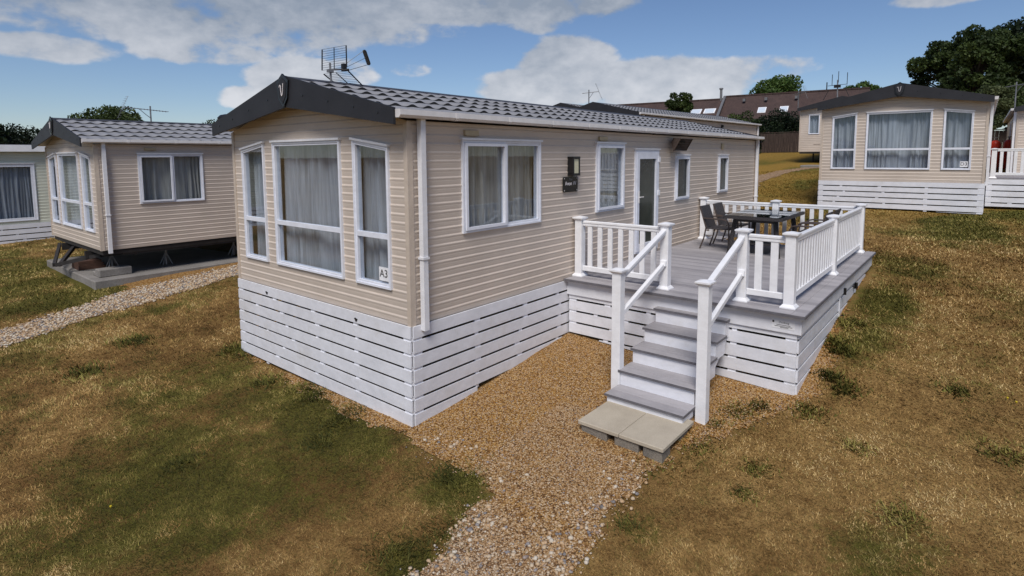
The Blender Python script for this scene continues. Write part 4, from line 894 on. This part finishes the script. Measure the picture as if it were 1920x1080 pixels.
mb = MB(); mb.box(-.62, 11.6, 9.15, 13.1, -1.05, -.655); o = mb.build('hardstanding', MT['concrete'], None, bevel=.02); tag(o, 'long grey concrete base under the unskirted caravan', 'hardstanding')
mb = MB(); mb.box(-.45, .15, 9.45, 9.75, -.654, -.49); mb.box(-.45, -.35, 9.75, 9.95, -.654, -.56); o = mb.build('concrete_kerb', MT['concrete'], None, bevel=.015); tag(o, 'short concrete upstand on the near corner of the concrete base', 'kerb')
mb = MB()
for i in range(3): mb.box(-.50 + i * .002, -.0 - i * .03, 10.75 + i * .02, 11.35 - i * .02, -.654 + i * .065, -.594 + i * .065)
o = mb.build('timber_packers', soft('dark_timber', (.07, .035, .025), .8, .3, 8)); tag(o, 'stack of dark red brown timber packers under the drawbar of the raised caravan', 'timber')
d3 = caravan((16.1, -4.74, 1.03), 0, 'beige static caravan facing the camera behind the deck, D3 sign in its front window', L=11.6, seed=51, sign='D3', win_side=(), res=6)
add_skirts(d3, (-.84, -.80, -.10, -.05), 11.6, seed=61, spans=1.1)
gv = caravan((-7.6, 17.9, -.13), 0, 'pale green static caravan cut off by the left edge of the photo', L=11.5, seed=71, sid='siding_cream', front=True, emblem=False, res=5, ZA=2.34, win_side=((6.0, 7.75, .10, 1.82, dict(mull=[6.55], fw=.08, curtain='curtain')), (2.5, 3.5, .9, 1.9)))
add_skirts(gv, (-1.05, -1.05, -.62, -.6), 11.5, seed=73)
mb = MB(); mb.box(-.2, 11.7, -.19, -.205, 2.2, 2.40); mb.build('white_fascia', MT['white_rail'], gv)
bv = caravan((15.9, 5.42, 1.15), R(-3.8), 'beige static caravan whose gable and long roof show directly above the main roof', L=11.9, seed=81, res=6, emblem=False, win_side=((2, 3.2, .95, 2.0), (6, 6.6, 1, 1.9)))
add_skirts(bv, (-1.0, -1.0, -.1, -.1), 11.9, seed=83)
mb = MB(); mb.box(7.3, 7.42, -.0, -.1, 1.98, 2.12); mb.build('wall_lamp', MT['black'], bv)
av = caravan((20.2, 9.95, 1.70), R(-3.0), 'static caravan showing only its dark roof above the main roof, the farther left one', L=10.5, seed=91, res=5, emblem=False)
add_skirts(av, (-1.2, -1.2, -.4, -.4), 10.5, seed=93)
sv = caravan((29.9, -.95, 2.0), 0, 'small beige static caravan on a slab, half hidden behind the D3 caravan', L=10, seed=101, front=False, bay=True, emblem=False, chassis=True, res=4)
mb = MB()
for xx, yy in ((-.6, 2.3), (-.45, 2.0), (1, 3.5), (3, 3.5), (1, .5), (3, .5)): mb.tube([(xx, yy, -.75), (xx + .05, yy, -.1)], .04, 6)
mb.bar((-.9, 2.1, -.55), (.2, 2.1, -.2), .08, .08); mb.box(-.0, 9.8, 1, 1.08, -.3, -.1); mb.box(0, 9.8, 2.9, 2.98, -.3, -.1); mb.build('chassis', MT['darksteel'], sv)
mb = MB(); mb.box(27.2, 39.5, -1.3, 2.35, 1.0, 1.32); o = mb.build('hardstanding', MT['concrete'], None, bevel=.03); tag(o, 'pale concrete base under the small caravan behind D3', 'hardstanding')
ev = caravan((23, -9.55, 1.12), 0, 'beige static caravan at the right edge of the photo beyond the white deck railing', L=10.5, seed=111, res=6, win_left=((2.0, 5.5, .9, 2.0),))
add_skirts(ev, (-.35, -.35, .3, .3), 10.5, seed=113)
mb = MB(); mb.box(.02, .09, 4.03, 4.10, -.3, 2.25); mb.build('downpipe', MT['white'], ev)
mb = MB(); mb.box(.3, 11, 4.10, 4.19, 2.25, 2.33); mb.build('gutter', MT['gutter'], ev)
# ---- D3's deck
d3d = empty('decking', (17.2, -6.5, g1(17.2, -6.5)), 'white railed deck beside the D3 caravan at the right edge', 'decking'); dl = Vector(d3d.location); deck, _dk = d3d, deck
ZDs, ZD = ZD, 1.14; ZT = ZD + .85
mb = DB(); mb.box(17.2, 23.5, -8.9, -4.80, ZD - .05, ZD); mb.build('deck_boards', MT['deck'], d3d)
skd('deck_skirting', (17.22, -8.9, 0), (0, 1, 0), (-1, 0, 0), 4.10, ZD - .03, lambda s: .36 - .02 * s / 4 + .0, d3d, spans=(.9,), seed=121, pitch=.17)
skd('deck_skirting', (17.22, -8.9, 0), (1, 0, 0), (0, -1, 0), 6.2, ZD - .03, lambda s: .36 + .08 * s, d3d, spans=(.9,), seed=122, pitch=.17)
for x, y in ((17.3, -4.93), (17.3, -6.6), (17.3, -8.75), (23.3, -8.75)): post(x, y, ZD, ZT)
railing((17.3, -4.93, 0), (17.3, -6.6, 0), 10); railing((17.3, -6.6, 0), (17.3, -8.75, 0), 13); railing((17.3, -8.75, 0), (23.3, -8.75, 0), 20)
ZD = ZDs
# gas bottles beside D3
def gas(loc, label):
    t = empty('gas_bottle', loc, label, 'gas bottle', 'red gas bottles beside the D3 caravan')
    mb = MB(); mb.lathe((0, 0, 0), [(.15, 0), (.18, .03), (.185, .1), (.185, 1.05), (.16, 1.14), (.10, 1.2), (.04, 1.22)], 18); mb.build('cylinder', MT['red'], t, smooth=True)
    mb = MB(); mb.lathe((0, 0, 0), [(.03, 1.21), (.03, 1.32), (.05, 1.32), (.05, 1.36)], 10); mb.tube([(.10 * math.cos(k * .52), .10 * math.sin(k * .52), 1.33) for k in range(13)], .012, 6); mb.build('valve_guard', MT['steel'], t)
    return t
ga = gas((27.6, -5.06, g1(27.6, -5.1)), 'red gas bottle beside the D3 caravan, left of the pair above the white railing')
copy_thing(ga, (27.9, -5.50, g1(27.9, -5.5)), 'red gas bottle above the white railing, partly hidden behind its neighbour')

# ------------------------------------------------------------ television aerials
def pole(t, p, q, r=.016): mb = MB(); mb.tube([p, q], r, 8); return mb.build('mast', MT['steel'], t)
t = empty('tv_aerial', (.45, 2.05, 2.7), 'grid television aerial with two dark mesh reflectors on the ridge of the main caravan', 'aerial'); o_ = Vector((.45, 2.05, 2.7))
class OB(MB):
    def build(s, *a, **k): s.v = [tuple(Vector(v) - o_) for v in s.v]; return MB.build(s, *a, **k)
mb = OB(); mb.tube([(.45, 2.05, 2.62), (.435, 2.05, 3.085)], .014, 8); mb.tube([(.40, 2.05, 2.99), (.64, 2.0, 3.02)], .012, 6); mb.box(.40, .47, 2.02, 2.08, 2.96, 3.0); mb.build('mast', MT['steel'], t)
for nm, (a, b, c, d) in (('u', ((.421, 2.2, 3.273), (.409, 2.2, 2.999), (.557, 1.85, 3.304), (.555, 1.85, 3.028))), ('l', ((.432, 2.2, 2.952), (.66, 2.2, 2.81), (.577, 1.85, 2.975), (.80, 1.85, 2.80)))):
    a, b, c, d = map(Vector, (a, b, c, d)); mb = OB(); mb.tube([a, b], .0085, 6); mb.tube([c, d], .0085, 6); mb.tube([(a + c) / 2, (b + d) / 2], .006, 6)
    for i in range(10): mb.tube([a.lerp(b, i / 9), c.lerp(d, i / 9)], .0022, 5)
    mb.build('reflector', MT['black'], t)
mb = OB(); hub = Vector((.61, 2.0, 3.037)); mb.box(.59, .64, 1.97, 2.03, 3.0, 3.09)
p1, p2 = Vector((.869, 1.9, 3.284)), Vector((.941, 1.9, 3.107))
for i, q in enumerate((p1, p1.lerp(p2, .5), p2)): mb.tube([hub + Vector((.02, 0, .045 * (1 - i))), q], .0035, 6)
mb.tube([(.57, 2.0, 3.0), (.66, 1.95, 3.01)], .016, 8); mb.build('boom', MT['black'], t)
mb = OB(); cp = (p1 + p2) / 2; dd = (p2 - p1).normalized(); nn_ = Vector((.9, -.2, .35)).normalized(); ww = dd.cross(nn_).normalized()
pl = [cp + dd * a * .105 + ww * b * .05 for a, b in ((-1, -.5), (-.8, -1), (.8, -1), (1, -.5), (1, .5), (.8, 1), (-.8, 1), (-1, .5))]; mb.prism(pl, nn_ * .012); mb.build('director', MT['black'], t)
def yagi(name, loc, L_, label, s=1, rz=0):
    t = empty('tv_aerial', loc, label, 'aerial', None, rz)
    mb = MB(); mb.tube([(0, 0, -.35 * s), (0, 0, .42 * s)], .018 * s, 8); mb.build('mast', MT['steel'], t)
    mb = MB(); mb.tube([(-L_ * .6, 0, .36 * s), (L_ * .4, 0, .30 * s)], .009 * s, 6)
    for i in range(15):
        x = -L_ * .58 + L_ * .96 * i / 14; z = .36 * s - .06 * s * i / 14; mb.tube([(x, -.11 * s, z), (x, .11 * s, z)], .0055 * s, 5)
    mb.build('boom', MT['steel'], t)
    mb = MB()
    for k in (-1, 1):
        for i in range(6): mb.tube([(-L_ * .6 + .02 * i * k * s, -.14 * s, .36 * s + k * (.03 + .045 * i) * s), (-L_ * .6 + .02 * i * k * s, .14 * s, .36 * s + k * (.03 + .045 * i) * s)], .003 * s, 5)
        mb.tube([(-L_ * .6, 0, .36 * s), (-L_ * .6 + .12 * k * s, 0, .36 * s + k * .27 * s)], .004 * s, 5)
    mb.tube([(-.25, 0, .34 * s), (-.1, 0, .2 * s), (0, 0, .12 * s)], .008 * s, 5)
    mb.build('reflector', MT['steel'], t); return t
yagi('a', (1.33, 11.37, 2.72), .98, 'long thin television aerial over the ridge of the raised caravan on the left')
yagi('b', (22.8, 12.0, 4.75), .9, 'thin television aerial above the far dark roof behind the main caravan', 1.6, 2.2)
t = empty('tv_aerial', (31.55, 1.6, 4.65), 'tall aerial with several upright panels above the small caravan behind D3', 'aerial')
mb = MB(); mb.tube([(0, 0, -.3), (.08, .05, 1.25)], .035, 8); mb.build('mast', MT['steel'], t)
mb = MB()
for dy, z0, z1, sl_ in ((.55, .75, 1.15, 0), (.30, .95, 1.55, 0), (-.42, .95, 1.6, 0), (.45, .2, .7, .25), (-.35, .2, .75, -.25), (0.0, 1.1, 1.7, 0)):
    mb.tube([(0, dy + sl_, z0), (0, dy, z1)], .028 if abs(dy) > .5 else .016, 6)
mb.tube([(0, .5, .95), (0, -.4, .98)], .014, 6); mb.box(-.05, .05, -.12, .2, .82, .98); mb.build('panel', MT['black'], t)
yagi('e', (29.8, -5.65, 4.35), .9, 'pale television aerial in front of the big tree at the right edge', 1.5, 1.2)
t = yagi('f', (51.3, 8.15, 6.5), 1.1, 'small pale aerial in front of the long brown tiled roof', 2.2, 1.1)

# ------------------------------------------------------------ long tiled building, fences
bl = empty('terraced_building', (60, 17, 1.6), 'long building with a brown tiled roof and skylights behind the caravans', 'building')
A = Vector((58.7, 33.9, 0)); B = Vector((61.9, 4.2, 0)); dr_ = (B - A).normalized(); nr = Vector((-dr_.y, dr_.x, 0));
if nr.x > 0: nr = -nr
bo = Vector((60, 17, 1.6)); u = Vector((0, 0, 1))
class BB(MB):
    def build(s, *a, **k): s.v = [tuple(Vector(v) - bo) for v in s.v]; return MB.build(s, *a, **k)
Lb = (B - A).length; split = 16.2
for s0, s1, zr_, off in ((0, split, 8.05, 0), (split + .02, Lb, 8.35, -.5)):
    q = nr * off
    a = A + dr_ * s0 - nr * 0 + q * -1 * -1; b = A + dr_ * s1 + q
    mb = BB(); mb.prism([a + u * zr_, a + nr * 3.6 + u * 5.55, a + nr * 3.6 + u * 5.40, a + u * (zr_ - .2), a - nr * 3.6 + u * 5.40, a - nr * 3.6 + u * 5.55], b - a); mb.build('roof', MT['old_roof'], bl)
    mb = BB(); mb.prism([a + nr * 3.2 + u * 1, a + nr * 3.2 + u * 5.5, a - nr * 3.2 + u * 5.5, a - nr * 3.2 + u * 1], b - a); mb.build('wall', MT['brick'], bl)
    mb = BB(); mb.bar(a + u * (zr_ + .05), b + u * (zr_ + .05), .25, .15); mb.build('ridge', MT['old_roof'], bl)
    mb = BB(); mb.bar(a + nr * 3.68 + u * 5.42, b + nr * 3.68 + u * 5.42, .12, .12); mb.build('gutter', MT['darksteel'], bl)
def roofpt(s, t, zr_=8.2): return A + dr_ * s + nr * (3.6 * t) + u * (zr_ + (5.55 - zr_) * t)
wsl = [(14.1, .50, 1.05), (15.5, .48, 1.05)] and [(13.0, .45, 1.2), (14.5, .45, 1.2), (20.0, .55, .8), (22.1, .55, .8), (26.2, .6, .8), (28.0, .6, .8)]
for s, t, wd_ in wsl:
    zr_ = 8.05 if s < split else 8.35; q = nr * (0 if s < split else -.5)
    nrm = (nr * 2.6 + u * 3.6).normalized(); a = roofpt(s, t, zr_) + q + nrm * .06; b = roofpt(s + wd_, t, zr_) + q + nrm * .06; c = roofpt(s + wd_, t + .22, zr_) + q + nrm * .06; d = roofpt(s, t + .22, zr_) + q + nrm * .06
    mb = BB(); mb.prism([a, b, c, d], nrm * -.12); sk_ = mb.build('skylight', MT['white_rail'], bl)
    mb = BB(); e = .1; g4 = [a.lerp(c, e), b.lerp(d, e), c.lerp(a, e), d.lerp(b, e)]; mb.prism([v + nrm * .012 for v in g4], nrm * -.004); mb.build('pane', Mt('skylight_glass', (.55, .62, .70), .08, 0, .8).m if 'skyg' not in MT else MT['skyg'], sk_)
mb = BB(); p = roofpt(split - .4, .02); mb.tube([p + u * -.8, p + u * 1.0], .14, 10); mb.tube([p + u * 1.0, p + u * 1.15], .22, 10); mb.bar(roofpt(split, .0, 8.3) + u * .05, roofpt(split, 1, 8.3) + u * .05, .25, .2); mb.build('flue', MT['steel'], bl)
for s in (18.4, 20.6, 23.5, 4.5): mb = BB(); p = roofpt(s, .16, 8.2); mb.box(p.x - .3, p.x, p.y - .12, p.y + .12, p.z - .15, p.z + .15); mb.build('roof_vent', MT['steel'], bl)
def fence(p, q, h, label, n):
    p = Vector(p); q = Vector(q); p.z = g1(p.x, p.y); q.z = g1(q.x, q.y); mid = (p + q) / 2; t = empty('wooden_fence', mid, label, 'fence'); d = (q - p) / n; dn = d.normalized()
    for i in range(n):
        a = p + d * i - mid; b = a + d; mb = MB(); k_ = 10
        for j in range(k_):
            c = a + d * (j / k_); e = a + d * ((j + .96) / k_); zz = .05 * random.random(); mb.prism([c + u * .05, e + u * .05, e + u * (h - .08 + zz * .3), c + u * (h - .08 + zz * .3)], dn.cross(u) * (.02 + .01 * (j % 2)))
        mb.bar(a + u * h, b + u * h, .07, .05); mb.bar(a + u * h * .5 + dn.cross(u) * -.03, b + u * h * .5 + dn.cross(u) * -.03, .04, .07); mb.build('fence_panel', MT['fence'], t)
        mb = MB(); mb.bar(a + dn.cross(u) * -.06 + u * -.2, a + dn.cross(u) * -.06 + u * (h + .08), .1, .1, up=dn); mb.build('fence_post', MT['fence'], t)
    return t
fence((41.5, 11.5, 0), (43.2, 1.0, 0), 1.55, 'brown close boarded fence between the shrubs and the small caravan', 6)
fence((43.6, -3.8, 0), (44.2, -9.8, 0), 1.4, 'grey brown fence beyond the gas bottles', 3)
mb = MB()   # dark storage box left of fence
# ------------------------------------------------------------ trees
def leaves(name, centers, n, size, mat, parent, loc, spread=1.0, droop=0):
    # centers: (x,y,z,r) blobs; leaf-sized quads on and inside each blob
    C_ = np.array(centers); wts = C_[:, 3] ** 2; wts = wts / wts.sum(); idx = rng.choice(len(C_), n, p=wts)
    d = rng.normal(size=(n, 3)); d /= np.linalg.norm(d, axis=1)[:, None]; r = C_[idx, 3] * (rng.uniform(.25, 1, n) ** .45) * spread
    c = C_[idx, :3] + d * r[:, None] * np.array([1, 1, .8]); c[:, 2] -= droop * rng.random(n) * C_[idx, 3]
    a = rng.normal(size=(n, 3)); a /= np.linalg.norm(a, axis=1)[:, None]; b = np.cross(a, rng.normal(size=(n, 3))); b /= np.linalg.norm(b, axis=1)[:, None]
    s = size * rng.uniform(.6, 1.4, n)[:, None]
    V = np.stack([c - a * s, c + b * s * .55, c + a * s, c - b * s * .55], 1).reshape(-1, 3) - np.array(loc)
    tone = rng.random(len(C_))[idx] * .5 + rng.random(n) * .5
    return np_mesh(name, V, np.arange(4 * n).reshape(-1, 4), mat, parent, {'rnd': ('POINT', np.repeat(tone, 4))})
def tree(name, x, y, h, cr, cz, label, mat='leaf', nb=40, n=14000, leaf=.12, trunk=.25, cat='tree', rzz=None, seed=0, zb=None, shape='round', blob=(.22, .38), bark=True):
    z0 = g1(x, y) if zb is None else zb; loc = (x, y, z0); rr_ = random.Random(seed + 100); t = empty(name, loc, label, cat); cz_ = z0 + cz; rv = rzz or cr * .8
    C_ = []
    for i in range(nb):
        while True:
            p = Vector((rr_.uniform(-1, 1), rr_.uniform(-1, 1), rr_.uniform(-1, 1)))
            if .25 < p.length < 1: break
        if shape == 'cone': k_ = max(.12, (1 - p.z) / 2) ; p.x *= k_; p.y *= k_
        C_.append((x + p.x * cr * .82, y + p.y * cr * .82, cz_ + p.z * rv * .85, cr * rr_.uniform(*blob)))
    if shape == 'cone': C_ = [(a, b, c, r * max(.3, (cz_ + rv - c) / (2 * rv))) for a, b, c, r in C_]
    leaves('crown', C_, n, leaf, MT[mat], t, loc)
    mb = MB(); top = cz - rv * .1; mb.tube([(0, 0, -.3), (.02 * h, 0, top * .5), (0, .02 * h, top), (0, 0, cz + rv * .6)], [trunk, trunk * .75, trunk * .5, trunk * .12], 9)
    for c in C_[::2]:
        zz = max(.25 * h, (c[2] - z0) * rr_.uniform(.45, .7)); q = Vector((c[0] - x, c[1] - y, c[2] - z0)); m_ = Vector((q.x * .4, q.y * .4, zz + (q.z - zz) * .35)); mb.tube([(0, 0, zz * .9), m_, q], [trunk * .4, trunk * .22, trunk * .05], 5)
    mb.build('trunk', MT['bark'], t); return t
tree('narrow_tree', 42.6, 15.4, 5.6, 1.15, 3.3, 'dark narrow tree in front of the brown tiled roof', 'leaf', 46, 15000, .085, .14, seed=1, rzz=2.5, blob=(.22, .42))
tree('broadleaf_tree', 82.7, 18.0, 10.5, 4.2, 7.8, 'rounded green tree rising behind the tiled roof', 'leaf_mid', 40, 14000, .20, .4, seed=2, rzz=3.4, zb=1.6)
tree('broadleaf_tree', 90.4, 8.7, 10.5, 3.2, 7.8, 'smaller green tree behind the tiled roof, next to the D3 gable', 'leaf_mid', 30, 9000, .20, .4, seed=3, rzz=3.0, zb=1.6)
tree('oak_tree', 50.0, -3.7, 9.5, 4.3, 5.7, 'big spreading tree behind the D3 caravan, the left lighter part of the clump', 'leaf', 95, 30000, .12, .45, seed=4, rzz=3.6, blob=(.10, .21))
tree('oak_tree', 58.0, -9.2, 11, 5.6, 6.4, 'darkest tallest tree at the right edge of the photo', 'leaf_dark', 80, 42000, .16, .55, seed=5, rzz=4.6, blob=(.16, .3))
tree('oak_tree', 50.5, -12.8, 10, 4.4, 6.0, 'dark tree cut by the right edge of the photo, in front of the tallest one', 'leaf_dark', 60, 26000, .14, .45, seed=6, rzz=4.0, blob=(.16, .3))
tree('shrub', 40.5, -4.95, 4.2, 1.0, 2.6, 'light green climbing shrub just right of the D3 roof', 'leaf_light', 30, 9000, .07, .1, 'shrub', seed=7, rzz=1.7, blob=(.3, .5))
tree('shrub', 44.5, -6.4, 4.6, 1.6, 2.5, 'dark shrub behind the fence near the gas bottles', 'leaf', 30, 9000, .09, .1, 'shrub', seed=8, rzz=2.1, blob=(.3, .5))
tree('shrub', 40.0, 8.35, 1.5, .62, .65, 'low dark bush in front of the wooden fence', 'leaf_dark', 20, 6000, .055, .05, 'shrub', seed=9, rzz=.75, blob=(.35, .6))
tree('shrub', 45.8, 11.0, 3.5, 1.5, 1.9, 'tall green shrub behind the fence, next to the end of the main roof', 'leaf', 34, 11000, .08, .1, 'shrub', seed=10, rzz=1.6, blob=(.3, .5))
tree('shrub', 46.3, 8.3, 3.3, 1.9, 1.8, 'dark hedge shrub behind the fence, beside the small caravan', 'leaf_dark', 36, 13000, .08, .1, 'shrub', seed=11, rzz=1.5, blob=(.3, .5))
tree('shrub', 48.3, 5.2, 3.2, 1.9, 1.6, 'dark hedge shrub mostly hidden by the small caravan', 'leaf_dark', 30, 9000, .08, .1, 'shrub', seed=12, rzz=1.5, blob=(.3, .5))
tree('broadleaf_tree', 4.2, 56.5, 5.2, 2.4, 2.6, 'dark tree at the left edge of the photo', 'leaf_dark', 34, 12000, .12, .25, seed=13, rzz=2.2, blob=(.2, .4))
tree('broadleaf_tree', 8.7, 66.8, 4.2, 3.6, 2.0, 'low dark tree behind the pale green caravan', 'leaf_dark', 34, 12000, .13, .25, seed=14, rzz=1.9, blob=(.2, .4))
tree('broadleaf_tree', 12.3, 54.8, 6.0, 3.4, 3.3, 'round topped dark tree behind the roof of the raised caravan', 'leaf', 44, 18000, .12, .3, seed=15, rzz=2.5, blob=(.2, .4))
tree('sapling', 7.5, 22.7, 4.3, .55, 3.5, 'thin sparse sapling top between the raised caravan and the main gable', 'leaf', 9, 260, .05, .035, seed=16, rzz=.6, blob=(.3, .5))
o = tree('broadleaf_tree', -8, 60, 6, 3.4, 3.2, 'dark tree beyond the left edge', 'leaf_dark', 24, 5000, .2, .3, seed=17, rzz=2.6) if False else None
mb = MB()
for i in range(6):
    mb.box(6.5, 7.6, 12.0 + .0, 12.05, 0, 0) if False else None
# far roof vent cowl behind raised caravan ridge
mb = MB(); mb.lathe((0, 0, 0), [(.10, -.25), (.10, .05), (.24, .06), (.25, .12), (.18, .19), (.05, .22)], 14); c = mb.build('roof_cowl', MT['black'], lv); c.location = (3.6, 2.0, 2.90)
for ob in list(scene.objects):
    if ob.type == 'MESH' and not ob.data.polygons: bpy.data.objects.remove(ob)
